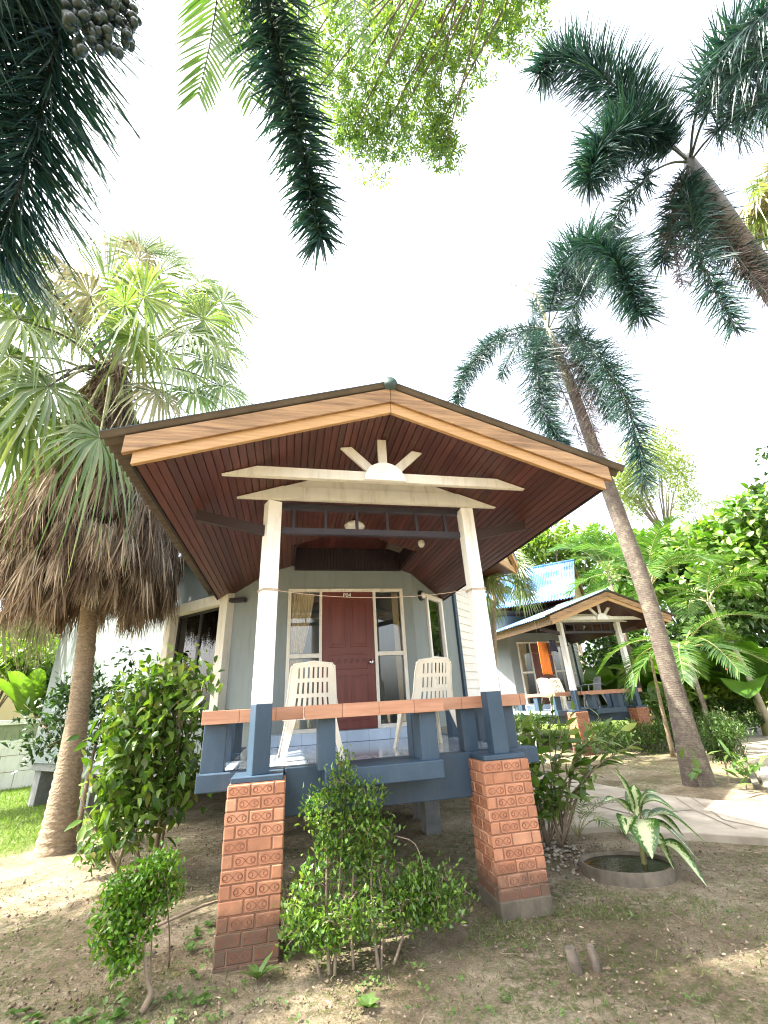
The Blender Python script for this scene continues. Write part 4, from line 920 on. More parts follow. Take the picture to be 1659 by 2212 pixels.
# --- fan palm with thatch skirt
oF = (-2.78, 7.30, 0); cF = Vector((-3.38, 7.0, 7.35))
pf = thing('fan_palm', 'stout fan palm with a shaggy skirt of dead fronds left of the near cottage', 'palm', oF)
palm_trunk('trunk', [(-2.76, 7.30, -.15), (-2.78, 7.29, .35), (-2.82, 7.27, 1.5), (-2.93, 7.22, 2.8), (-3.15, 7.1, 5), (-3.38, 7.0, 7.2)], [.27, .178, .130, .114, .11, .12], 'bark_fan', pf, oF, rings=.10, n=26, amp=.013)
def fan_leaf(par, base, tip, R_, up=None, nseg=44, spread=150, droop=.3, dry=False, fold=.35, name='fan_frond', sag_=.12, W=.060, cut=.46):
    base, tip = Vector(base), Vector(tip); mid = base.lerp(tip, .55) + Vector((0, 0, (tip - base).length * sag_))
    P = spline([base, mid, tip], 14); T = Vector(P[-1] - P[-2]).normalized()
    U = Vector(up) if up else (Vector((0, 0, .55)) + Vector((-tip.x, -tip.y, 0)).normalized() * .75 + Vector((rnd.gauss(0, .3), rnd.gauss(0, .3), 0))); S = T.cross(U).normalized(); U = S.cross(T).normalized()
    an = np.radians(np.linspace(-spread, spread, nseg)); n = nseg
    T_, S_, U_ = np.array(T), np.array(S), np.array(U)
    D = np.cos(an)[:, None] * T_ + np.sin(an)[:, None] * S_ + rng.normal(0, .03, (n, 3)) + U_ * (.15 * np.abs(np.sin(an)))[:, None] * fold
    N = np.tile(U_, (n, 1)); L = R_ * (1 - .25 * (np.abs(an) / R(spread)) ** 2) * rng.uniform(.9, 1.05, n)
    B = np.tile(P[-1], (n, 1)).astype(float); 
    # joined inner fan: strips wide enough to touch until `cut`, then free tips that droop
    wj = 2 * R_ * cut * math.tan(R(spread) / nseg) 
    ts = (0, .25, cut, .78, 1); ws = (.02, .25 / cut, 1, .55, .04)
    D = nrm(D); S2 = nrm(np.cross(D, N)); N2 = nrm(np.cross(S2, D)); L2 = L[:, None]; st = []
    for j, (t, w) in enumerate(zip(ts, ws)):
        c = B + D * L2 * t; g = max(0, t - cut * .8); c = c + np.array([0, 0, -1.]) * L2 * (droop * (t ** 2) * .15 + droop * 2.3 * g * g * rng.uniform(.3, 1.7, (n, 1)))
        e = S2 * wj * 1.12 * w * .5; upv = N2 * wj * w * .28
        st += [c - e + upv, c, c + e + upv]
    V = np.stack(st, 1).reshape(-1, 3); m_ = len(ts); q = []
    for i in range(m_ - 1): a = i * 3; q += [(a, a + 1, a + 4, a + 3), (a + 1, a + 2, a + 5, a + 4)]
    Q = (np.array(q)[None] + (np.arange(n) * 3 * m_)[:, None, None]).reshape(-1, 4)
    return np_mesh(name, [(V, Q, 0)] + stem_parts(P, .026, .014, 1), [M['fan_dry' if dry else 'fan'], M['petiole' if rnd.random() < .6 else 'petiole_dark']], par, oF)
def fp(u, v, D): return at(u, v, D)
FF = [((480, 655, 8.0), 1.1, .5, 0, 70), ((465, 745, 8.2), 1.1, .6, 0, 80), ((480, 835, 8.0), 1.0, .5, 0, 80), ((430, 610, 8.6), 1.0, .25, 0, 60), ((75, 600, 7.0), 1.1, .3, 0, 60), # tip of petiole (u, v, D), radius, droop, dry
    ((232, 620, 7.6), 1.5, .0, 0, -35), ((305, 545, 8.0), 1.05, .1, 0, 20), ((350, 560, 8.2), 1.05, .1, 0, 30), ((60, 560, 7.9), 1.1, .2, 0, 60), ((150, 590, 7.8), 1.0, .9, 1, 60), ((300, 560, 7.9), 1.0, .9, 1, 60), ((345, 590, 7.8), 1.1, .25, 0, 70), ((310, 640, 7.4), 1.0, .35, 0, 80),
    ((115, 640, 7.2), 1.15, .35, 0, 80), ((60, 640, 7.4), 1.1, .45, 0, 80), ((40, 690, 6.9), 1.1, .6, 0, 90), ((20, 770, 7.0), 1.0, .6, 0, 100), ((90, 700, 7.8), 1.1, .3, 0, 90),
    ((395, 640, 8.0), 1.05, .35, 0, 80), ((440, 690, 7.6), 1.0, .5, 0, 90), ((400, 720, 7.6), 1.0, .6, 0, 90), ((290, 730, 6.6), .95, 1.1, 0, 110), ((380, 800, 7.4), .95, .7, 0, 100),
    ((420, 850, 7.6), .95, .5, 0, 100), ((105, 835, 6.7), .95, .75, 0, 110), ((20, 850, 7.4), 1.0, .8, 0, 110), ((215, 945, 6.5), .85, 1.1, 0, 110), ((60, 900, 7.0), .95, .9, 0, 110),
    ((340, 850, 6.9), .8, .8, 1, 120), ((150, 730, 8.3), 1.1, .5, 0, 90), ((210, 700, 8.5), 1.1, .4, 0, 90), ((350, 760, 8.6), 1.1, .4, 0, 90), ((450, 780, 8.0), 1.0, .5, 0, 90), ((20, 560, 8.0), 1.0, .5, 0, 90), ((195, 640, 7.2), .9, .8, 1, 90), ((270, 660, 7.0), .9, .9, 0, 100), ((-20, 930, 7.2), .8, 1.0, 0, 110)]
for (tp, r_, dr, dry, spr) in FF:
    base = cF + Vector((rnd.uniform(-.12, .12), rnd.uniform(-.12, .12), rnd.uniform(-.35, .25)))
    fan_leaf(pf, base, fp(*tp), r_, droop=dr, dry=bool(dry), spread=min(165, 70 + spr), nseg=44)
# skirt of hanging dead fronds
K_, q_ = 820, 42; zc = 3.3 + 3.8 * rng.random(K_) ** 1.35; tc = rng.random(K_) * 2 * PI
zz = np.array([2.8, 3.2, 3.8, 4.5, 5.2, 6.0, 6.6, 7.2]); rr = np.array([.62, 1.10, 1.32, 1.28, 1.05, .68, .40, .28])
rc = np.interp(zc, zz, rr) * rng.uniform(.62, .98, K_); spr = rng.uniform(.10, .30, K_); lc = rng.uniform(.45, 1.0, K_) * np.where(zc < 4.0, .75, 1)
V1 = []
for mk_ in range(3):
    ids = np.where(np.arange(K_) % 3 == mk_)[0]; r_ = np.repeat(ids, q_); n = len(r_); th = tc[r_] + rng.normal(0, 1, n) * .03
    rad = np.stack([np.cos(th), np.sin(th), 0 * th], 1); tan = np.stack([-np.sin(th), np.cos(th), 0 * th], 1)
    z = zc[r_] + rng.normal(0, .04, n); cx_ = np.interp(z, [2.8, 4.5, 7.2], [-2.93, -3.08, -3.36]); cy_ = np.interp(z, [2.8, 4.5, 7.2], [7.22, 7.14, 7.0])
    B = np.stack([cx_, cy_, z], 1) + rad * rc[r_][:, None]
    D = nrm(np.array([0, 0, -1.]) + tan * (rng.uniform(-1, 1, n) * spr[r_])[:, None] + rad * (rng.uniform(.0, .38, n))[:, None] + rng.normal(0, .05, (n, 3)))
    V1.append(leaves(B, D, rad + rng.normal(0, .5, (n, 3)), lc[r_] * rng.uniform(.55, 1.1, n), rng.uniform(.007, .022, n), ts=(0, .35, .7, 1), ws=(.6, 1, .7, .1), fold=.2, droop=.18, k=(0, 2, 3)[mk_]))
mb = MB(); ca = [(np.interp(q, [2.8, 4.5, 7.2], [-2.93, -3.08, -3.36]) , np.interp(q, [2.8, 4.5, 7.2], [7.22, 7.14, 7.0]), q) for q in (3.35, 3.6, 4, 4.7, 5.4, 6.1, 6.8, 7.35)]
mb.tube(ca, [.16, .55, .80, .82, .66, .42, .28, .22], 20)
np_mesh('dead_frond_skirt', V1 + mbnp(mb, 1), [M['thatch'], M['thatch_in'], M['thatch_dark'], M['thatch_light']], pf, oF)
# fibre and pale leaf bases at the neck
n = 1400; th = rng.random(n) * 2 * PI; z = rng.uniform(5.9, 7.5, n); rad = np.stack([np.cos(th), np.sin(th), 0 * th], 1)
B = np.array([-3.33, 7.02, 0]) + rad * (.22 + .13 * (7.5 - z))[:, None] + np.stack([0 * z, 0 * z, z], 1)
V = leaves(B, nrm(rad * .5 + np.array([0, 0, -1]) + rng.normal(0, .35, (n, 3))), rad, rng.uniform(.15, .5, n), rng.uniform(.01, .04, n), k=0)
np_mesh('neck_fibre', [V], [M['thatch']], pf, oF)
mb = MB()
for i in range(16):
    a = rnd.random() * 2 * PI; p0 = Vector((-3.36, 7.0, 7.2)) ; d = Vector((math.cos(a), math.sin(a), 0)); mb.tube([tuple(p0 + d * .15 - Vector(oF)), tuple(p0 + d * .42 + Vector((0, 0, -.5)) - Vector(oF)), tuple(p0 + d * rnd.uniform(.55, .8) + Vector((0, 0, -rnd.uniform(1.2, 1.7))) - Vector(oF))], [.03, .024, .018], 5)
mb.build('old_leaf_stalk', M['petiole'], pf)

# --- partly seen fan palms
def small_fan(label, c, h, r_, n, org, k='fan', dry=.3, rt=1):
    t = thing('fan_palm', label, 'palm', org)
    mb = MB(); mb.tube([(0, 0, -.1), (0, 0, h * .5), (c[0] - org[0], c[1] - org[1], c[2])], [.22 * rt, .17 * rt, .14 * rt], 12); mb.build('trunk', M['bark_fan'], t, smooth=True)
    global oF; sv = oF; oF = org
    for i in range(n):
        a = rnd.random() * 2 * PI; e = rnd.uniform(-.7, 1.1); d = Vector((math.cos(a) * math.cos(e), math.sin(a) * math.cos(e), math.sin(e)))
        fan_leaf(t, c, Vector(c) + d * r_ * rnd.uniform(.9, 1.2), r_ * .85, nseg=30, spread=120, droop=rnd.uniform(.5, 1.2), dry=rnd.random() < dry)
    oF = sv; return t
q = at(1770, 450, 13.5); small_fan('pale fan palm peeping in at the right edge beside the highest palm trunk', q, q.z, 1.2, 24, (q.x, q.y, 0), dry=.6)
q = at(-25, 1270, 12.5); small_fan('brownish fan palm at the left edge beyond the thatch-skirted one', q, q.z, .95, 30, (q.x, q.y, 0), dry=.75)
q = at(1066, 1250, 10.8); q0 = at(1068, 1450, 10.8); t_ = small_fan('low fan palm with hanging blades squeezed between the near porch post and the blue roof', q, q.z, .62, 30, (q0.x, q0.y, 0), dry=.05, rt=.4)

# ================================================================== broad-leaved trees and shrubs
def clumps(centres, n, jitter=1.):
    """points spread in ellipsoids: centres = [(x,y,z,rx,ry,rz,weight)]"""
    w = np.array([c[6] if len(c) > 6 else c[3] * c[4] * c[5] for c in centres]); w = w / w.sum(); k = rng.choice(len(centres), n, p=w)
    C = np.array([c[:3] for c in centres])[k]; S = np.array([c[3:6] for c in centres])[k]; b = in_ball(n, .15); return C + b * S, nrm(b * S + np.array([0, 0, .15]))
def limbs(org, base, tips, r0, k='bark', par=None, name='trunk', n=7, fork=.45):
    mb = MB(); b = Vector(base) - Vector(org)
    tips = [Vector(t) - Vector(org) for t in tips]; cen = sum(tips, Vector()) / len(tips); fk = b.lerp(cen, fork)
    mb.tube([b - Vector((0, 0, .1)), b.lerp(fk, .5) + Vector((rnd.uniform(-.1, .1), rnd.uniform(-.1, .1), 0)) * r0 * 4, fk], [r0 * 1.15, r0 * .9, r0 * .75], n)
    for t in tips: mb.tube([fk - (fk - b) * .03, fk.lerp(t, .5) + Vector((rnd.uniform(-.2, .2), rnd.uniform(-.2, .2), rnd.uniform(0, .3))) * (t - fk).length * .3, t], [r0 * .5, r0 * .3, r0 * .07], 5)
    return mb.build(name, M[k], par, smooth=True)
def tree(name, label, cat, org, base_r, cl, n, L, W, mk, group=None, aspect=(0, .4, 1), droop=.15, up=.2, bark='bark', hang=0., sub=3, fork=.5, rosette=0, ws=(.12, 1, .04), stemname='trunk', crown='crown', cluster=None):
    t = thing(name, label, cat, org, 0, group)
    # limbs reach every clump, with twigs inside each clump
    tips = [Vector(c[:3]) for c in cl]; limbs(org, org, tips, base_r, bark, t, stemname, fork=fork)
    if cluster:
        m_ = n // cluster; P0, N0 = clumps(cl, m_); P = np.repeat(P0, cluster, 0) + rng.normal(0, L * .25, (m_ * cluster, 3)); Nn = np.repeat(N0, cluster, 0); n = m_ * cluster
        D = nrm(rdir(n, up) + Nn * .8 + np.array([0, 0, -hang]))
    else:
        P, Nn = clumps(cl, n); D = nrm(rdir(n, up) + Nn * .7 + np.array([0, 0, -hang]))
    N = nrm(rdir(n, 1.1) + Nn * .5)
    V = leaves(P, D, N, L * rng.uniform(.6, 1.25, n), W * rng.uniform(.7, 1.2, n), ts=aspect, ws=ws, fold=.18, droop=droop, k=0)
    np_mesh(crown, [V], [M[mk]], t, org)
    return t
def blobs(c, r, k, sub=.45, flat=.8):
    out = []
    for i in range(k):
        d = nrm(rng.normal(size=3)); rr = rng.uniform(.45, .95); q = np.array(c) + d * np.array(r) * rr * .75; s = sub * rng.uniform(.7, 1.3)
        out.append((q[0], q[1], q[2], r[0] * s, r[1] * s, r[2] * s * flat))
    return out
# overhead tree, its hanging sprays at the top of the picture; trunk stands right of and behind the camera
def overhead():
    org = (4.2, -1.5, 0); t = thing('overhanging_tree', 'leafy tree whose bright yellow-green sprays hang from the top edge', 'tree', org)
    def A(u, v, D): return at(u, v, D)
    hubs = [(620, 60, 2.3), (640, 140, 2.5), (650, 30, 2.2), (700, 110, 2.4), (760, 60, 2.2), (730, 190, 2.6), (820, 60, 2.3), (800, 150, 2.5), (790, 240, 2.7), (860, 30, 2.3), (870, 130, 2.5), (860, 220, 2.7), (930, 60, 2.4), (920, 150, 2.6), (905, 250, 2.8), (980, 40, 2.5), (990, 120, 2.6), (1030, 20, 2.5), (1060, 60, 2.7), (1090, 10, 2.7), (1120, 30, 2.8), (945, 200, 2.8), (680, 200, 2.6), (840, 290, 2.9), (755, 290, 2.9), (800, 330, 3.0), (940, 290, 3.0), (960, 330, 3.1), (700, -60, 2.0), (850, -80, 2.0), (1000, -80, 2.2), (600, -60, 2.0), (1120, -60, 2.4)]
    cl = []; tips = []
    for u, v, D in hubs:
        c = A(u, v, D * 1.15); tips.append(c); s = rnd.uniform(.40, .66) * (.60 if v > 270 else 1); cl.append((c.x, c.y, c.z, s, s, s * 1.2))
    for i in range(22): # the rest of the crown, above and behind the frame
        c = (rnd.uniform(-.5, 6.5), rnd.uniform(-4.5, 1.2), rnd.uniform(8.2, 12)); cl.append((*c, .8, .8, .6)); tips.append(Vector(c))
    o = Vector(org); f1 = Vector((3.6, -1.0, 6.5)); mb = MB(); mb.tube([(0, 0, -.1), (-.2, .2, 3), tuple(f1 - o)], [.32, .27, .22], 12)
    forks = [Vector((2.2, .4, 9)), Vector((4.5, -.5, 9.5)), Vector((3.5, -2.5, 9.5)), Vector((1.0, -1.5, 9.5))]
    for f in forks: mb.tube([tuple(f1 - o), tuple(f1.lerp(f, .5) - o + Vector((.1, .1, .2))), tuple(f - o)], [.16, .12, .08], 7)
    for c in tips:
        f = min(forks, key=lambda q: (q - c).length); m_ = f.lerp(c, .5) + Vector((rnd.uniform(-.3, .3), rnd.uniform(-.3, .3), rnd.uniform(.1, .5)))
        mb.tube([tuple(f - o), tuple(m_ - o), tuple(c - o), tuple(c - o + Vector((rnd.uniform(-.1, .1), rnd.uniform(-.1, .1), -.45)))], [.026, .014, .007, .003], 5)
    mb.build('trunk', M['bark'], t, smooth=True)
    cl = [c for c in cl]
    wts = np.array([2.1 if i < 33 else .6 for i in range(len(cl))]); cl = [(*c, w) for c, w in zip(cl, wts)]
    m_ = 3500; P0, N0 = clumps(cl, m_); k = 7; P = np.repeat(P0, k, 0); n = len(P)
    ax = nrm(np.repeat(rdir(m_, -1.2), k, 0)); A_ = nrm(np.cross(ax, [.3, .5, .81])); B_ = np.cross(ax, A_); th = np.tile(np.arange(k) * 2 * PI / k, m_) + np.repeat(rng.random(m_) * 6, k)
    D = nrm((A_ * np.cos(th)[:, None] + B_ * np.sin(th)[:, None]) + ax * .55 + rng.normal(0, .12, (n, 3)))
    V = leaves(P + D * .01, D, ax * -1 + rng.normal(0, .2, (n, 3)), rng.uniform(.050, .098, n), rng.uniform(.016, .026, n), ts=(0, .3, .65, 1), ws=(.12, .7, 1, .2), fold=.12, droop=.12)
    np_mesh('crown', [V], [M['tree_over']], t, org)
    # thin drooping twigs

overhead()
# unseen tree added left of the frame to throw dappled shade on the front garden
def added_shade_tree(org, cl, n, label):
    return tree('added_shade_tree', label, 'tree', org, .25, cl, n, .20, .085, 'far3', ws=(.12, 1, .04), cluster=4)
added_shade_tree((-7.6, 1.4, 0), blobs((-7.9, 3.0, 8.6), (3.0, 2.7, 1.7), 32, .32), 8000, 'unseen dark leafy tree added left of the front garden to shade it')
0 and added_shade_tree((-8.5, 6.3, 0), blobs((-7.6, 5.0, 9.6), (1.6, 1.8, 1.3), 12, .38), 3200, 'smaller dark tree behind the leafy one on the left')
0 and added_shade_tree((4.6, -4.2, 0), blobs((.4, -.6, 10.6), (2.6, 1.8, 1.3), 12, .35), 2200, 'dark leafy tree behind the photographer')

# --- shrubs near the porch
def noise3(P):
    r = np.random.default_rng(5); v = 0
    for i in range(6): k_ = r.normal(size=3); v = v + np.sin(P @ k_ + r.random() * 6)
    return v / 6
def shrub(label, org, cl, n, L, W, mk, stems, **kw):
    t = thing('shrub', label, 'shrub', org, 0, kw.pop('group', None))
    mb = MB(); o = Vector(org)
    for s in stems:
        pts = [Vector(p) - o for p in s[0]]; mb.tube([tuple(p) for p in spline(pts, 10)], [s[1] + (s[1] * .3 - s[1]) * i / 9 for i in range(10)], 6)
    P, Nn = clumps(cl, n); tw = kw.get('twigs', 120)
    for i in range(0, n, max(1, n // tw)):
        p = Vector(P[i]); b_ = min([Vector(c[:3]) for c in cl], key=lambda q: (q - p).length); mb.tube([tuple(b_ - o), tuple(p.lerp(b_, .4) - o + Vector((0, 0, .02))), tuple(p - o)], [.004, .003, .0015], 4)
    mb.build('stems', M['twig'], t, smooth=True)
    k = kw.get('k', 1); m_ = n // k
    P0, N0 = clumps(cl, m_); sc_ = np.mean([c[3] for c in cl]); P0 = P0 + N0 * ((rng.random(m_) < .12) * rng.uniform(.1, .55, m_) * sc_)[:, None]; P0 = P0[rng.random(m_) < .35 + .65 * (noise3(P0 * (1.6 / sc_)) > -.12)]; m_ = len(P0); N0 = N0[:m_]; P = np.repeat(P0, k, 0) + rng.normal(0, kw.get('jit', .4) * L, (m_ * k, 3)); Nn = np.repeat(N0, k, 0); n = m_ * k
    D = nrm(rdir(n, kw.get('up', .3)) + Nn * kw.get('out', .9) - np.array([0, 0, kw.get('hang', 0)])); N = nrm(rdir(n, 1.4) + Nn * .6)
    V = leaves(P, D, N, L * rng.uniform(.55, 1.2, n), W * rng.uniform(.7, 1.15, n), ts=kw.get('ts', (0, .4, 1)), ws=kw.get('ws', (.12, 1, .05)), fold=.15, droop=kw.get('droop', .15))
    np_mesh('leaves', [V], [M[mk]], t, org); return t
# tall ragged shrub in front of the porch
cl = [(.42, 3.72, .98, .13, .10, .12), (.30, 3.74, .80, .17, .12, .15), (.60, 3.72, .86, .16, .12, .13), (.45, 3.72, .66, .22, .14, .14), (.66, 3.72, .62, .15, .12, .13), (.36, 3.74, .50, .18, .13, .12), (.62, 3.74, .44, .17, .13, .10), (.20, 3.70, .40, .12, .12, .12), (.18, 3.68, .27, .17, .14, .11), (.45, 3.66, .30, .2, .15, .1), (.68, 3.68, .27, .2, .15, .1), (.95, 3.70, .30, .18, .14, .11), (1.14, 3.66, .33, .13, .12, .11), (1.05, 3.62, .18, .16, .13, .08), (.30, 3.58, .15, .14, .1, .07), (.80, 3.62, .17, .17, .12, .07), (.44, 3.72, 1.12, .06, .05, .08), (.14, 3.58, .20, .14, .10, .09), (.36, 3.52, .24, .16, .08, .10), (.56, 3.52, .22, .16, .08, .10), (.78, 3.56, .26, .16, .09, .11), (1.0, 3.58, .24, .16, .10, .10), (1.2, 3.58, .26, .12, .10, .10), (.9, 3.66, .40, .12, .10, .08)]
st = [([(.31, 3.56, 0), (.30, 3.68, .3), (.32, 3.76, .8)], .012), ([(.34, 3.54, 0), (.38, 3.68, .3), (.45, 3.76, 1.0)], .011), ([(.46, 3.57, 0), (.47, 3.68, .28), (.55, 3.76, .85)], .010), ([(.61, 3.52, 0), (.6, 3.66, .3), (.66, 3.76, .75)], .011), ([(.63, 3.54, 0), (.68, 3.66, .3), (.6, 3.74, .6)], .009), ([(.71, 3.54, 0), (.85, 3.6, .18), (1.1, 3.65, .32)], .010), ([(.25, 3.56, 0), (.2, 3.62, .2), (.17, 3.68, .4)], .009),
      ([(.80, 3.70, .62), (.92, 3.62, .58), (.96, 3.58, .42), (.93, 3.56, .30)], .004)]
shrub('tall ragged small-leaved shrub growing before the middle of the porch', (.5, 3.6, 0), cl, 9000, .043, .021, 'ixora2', st, twigs=160, ts=(0, .45, 1), k=1)
# small round clipped shrub, front left
o_ = at(1010 / 2.37 * .7373 - 15, (2550 + 560 / 2.37) * .7373, 3.3)
cl = [(-.82, 3.30, .62, .14, .13, .11), (-.68, 3.32, .68, .12, .13, .09), (-.86, 3.28, .52, .13, .12, .11), (-.74, 3.28, .52, .15, .13, .12), (-.64, 3.32, .60, .11, .12, .11), (-.74, 3.24, .42, .12, .11, .09), (-.85, 3.24, .42, .10, .10, .08), (-.78, 3.20, .34, .07, .08, .05)]
cl = [(c[0] * 1.115 - .01, c[1] * 1.115, 1.5 + (c[2] - 1.5) * 1.115, c[3] * 1.15, c[4] * 1.15, c[5] * 1.15) for c in cl] + [(-.86, 3.58, .20, .09, .10, .08)]
st = [([(-.73, 3.54, 0), (-.70, 3.55, .07), (-.73, 3.56, .12), (-.80, 3.62, .30)], .021), ([(-.74, 3.70, 0), (-.75, 3.70, .15), (-.78, 3.7, .35)], .010), ([(-.70, 4.0, 0), (-.70, 3.9, .2), (-.72, 3.75, .45)], .008)]
shrub('low rounded bright green shrub on bent stems left of the left brick pillar', (-.73, 3.54, 0), cl, 5200, .036, .022, 'ixora', st, twigs=60)
# big broad-leaved bush left of the porch
cl = [(-1.10, 5.35, 1.98, .32, .3, .18), (-1.30, 5.6, 1.85, .35, .35, .22), (-1.50, 5.6, 1.72, .36, .35, .25), (-1.66, 5.7, 1.42, .30, .35, .28), (-1.45, 5.5, 1.38, .42, .4, .3), (-1.2, 5.6, 1.45, .35, .4, .35), (-1.62, 5.7, 1.05, .32, .4, .28), (-1.4, 5.6, .95, .42, .4, .3), (-1.15, 5.8, .95, .3, .4, .3), (-1.62, 5.7, .65, .28, .35, .22), (-1.4, 5.7, .60, .36, .35, .2), (-1.68, 5.6, .46, .22, .28, .13), (-.98, 5.25, 1.72, .2, .2, .2)]
st = [([(-1.35, 6.2, 0), (-1.3, 6.0, .7), (-1.25, 5.7, 1.7)], .03), ([(-1.5, 6.2, 0), (-1.6, 6.0, .6), (-1.8, 5.7, 1.4)], .028), ([(-1.6, 6.0, 0), (-1.8, 5.8, .4), (-2.0, 5.6, .8)], .022), ([(-1.3, 6.1, 0), (-1.2, 5.8, .6), (-1.1, 5.5, 1.5)], .02), ([(-1.7, 6.1, 0), (-1.5, 5.8, .8), (-1.5, 5.5, 1.6)], .02)]
shrub('big broad-leaved bush crowding the left end of the porch rail', (-1.5, 6.1, 0), cl, 3100, .13, .062, 'bigleaf', st, hang=.9, up=0, droop=.3, ts=(0, .3, .7, 1), ws=(.15, 1, .75, .05), twigs=200, jit=.5)
# darker shrub against the left wall
cl = blobs((-3.1, 8.6, 1.95), (.95, .6, .75), 12, .42) + [(-2.6, 8.5, 2.35, .35, .3, .3), (-3.3, 8.6, 1.3, .6, .4, .5), (-3.9, 8.7, 1.5, .4, .3, .5)]
shrub('dark glossy shrub behind the fan palm trunk, against the pale wall', (-3.0, 8.6, 0), cl, 2200, .13, .055, 'bushdark', [([(-3.0, 8.6, 0), (-3.0, 8.6, 1), (-2.9, 8.6, 2.0)], .04), ([(-3.1, 8.6, 0), (-3.4, 8.6, .9), (-3.6, 8.6, 1.6)], .03)], k=5, up=.2, jit=.3, droop=.25)
cl = [(-1.98, 6.1, .20, .11, .10, .10), (-1.9, 6.2, .12, .10, .10, .06)]
shrub('small leafy sprig at the foot of the fan palm', (-1.95, 6.2, 0), cl, 90, .10, .06, 'weed', [([(-1.95, 6.2, 0), (-1.96, 6.15, .12), (-1.98, 6.1, .25)], .008)], twigs=10)
# thin shrub right of the right pillar, spear leaves at its tips
def wispy():
    org = (2.9, 5.2, 0); t = thing('shrub', 'thin leggy shrub with spear-shaped leaves right of the right brick pillar', 'shrub', org); o = Vector(org); mb = MB(); LV = []
    tips = [(2.70, 5.27, 1.34), (2.95, 5.15, 1.30), (3.10, 5.1, 1.36), (3.30, 5.0, 1.30), (3.55, 4.9, 1.22), (3.72, 4.80, 1.08), (3.80, 4.72, .95), (3.45, 4.95, 1.0), (3.2, 5.05, 1.05), (2.85, 5.2, 1.0), (2.78, 5.2, .80), (3.05, 5.1, .85), (3.35, 4.95, .82), (3.6, 4.85, .85), (2.8, 5.2, .60), (3.15, 5.05, .62), (3.4, 4.95, .66), (2.85, 5.15, .42), (3.5, 4.8, 1.1), (2.75, 5.2, 1.15), (3.05, 5.0, .5)]
    bases = [(2.83, 5.28, 0), (2.93, 5.17, 0), (3.00, 5.22, 0)]
    for i, tp in enumerate(tips):
        b_ = Vector(bases[i % 3]); tp = Vector(tp); md = b_.lerp(tp, .55) + Vector((-.05, .03, .12)); P = spline([b_, md, tp], 12); mb.tube([tuple(Vector(p) - o) for p in P], [.011 + (.003 - .011) * j / 11 for j in range(12)], 5)
        big = 1.0
        for j in range(13):
            f = .45 + .55 * (j / 12); p = P[min(11, int(f * 11))]; d = nrm(np.array([rng.normal(), rng.normal(), rng.normal(.1, .5)]) + .9 * (P[-1] - P[-3]) / .2)
            LV.append((p, d, rng.uniform(.13, .22) * big))
    P = np.array([l[0] for l in LV]); D = np.array([l[1] for l in LV]); Ls = np.array([l[2] for l in LV]); n = len(P)
    V = leaves(P, D, rdir(n, 1.5), Ls, Ls * .34, ts=(0, .3, .65, 1), ws=(.1, .95, .8, .03), fold=.14, droop=.3)
    mb.build('stems', M['twig'], t, smooth=True); np_mesh('leaves', [V], [M['spear']], t, org)
wispy()
# broad dark leaves at its left, beside the pillar
cl = [(2.62, 5.0, .95, .12, .10, .16), (2.66, 5.0, .66, .12, .10, .14), (2.72, 5.0, .45, .12, .1, .14)]
shrub('dark broad-leaved plant hugging the right side of the right brick pillar', (2.7, 5.15, 0), cl, 75, .17, .095, 'bigleaf', [([(2.7, 5.15, 0), (2.68, 5.05, .5), (2.62, 5.0, 1.0)], .01)], hang=.5, twigs=12, ts=(0, .3, .7, 1), ws=(.15, 1, .75, .05))
# fern-like palm seedling
def seedling(org, label, n, L, az0=0, mk='pin'):
    t = thing('palm_seedling', label, 'palm seedling', org)
    for i in range(n):
        a = az0 + 2 * PI * i / n + rnd.uniform(-.3, .3); pts = gen_arc(Vector(org) + Vector((0, 0, .02)), a, R(rnd.uniform(45, 70)), L * rnd.uniform(.8, 1.1), 1.8); frond_pin(t, pts, n=15, L=.16, W=.016, bare=.35, org=org, mats=[M[mk], M['petiole']], stem=.004)
seedling((3.22, 5.28, 0), 'feathery palm seedling beside the leggy shrub', 11, .75, mk='spear')
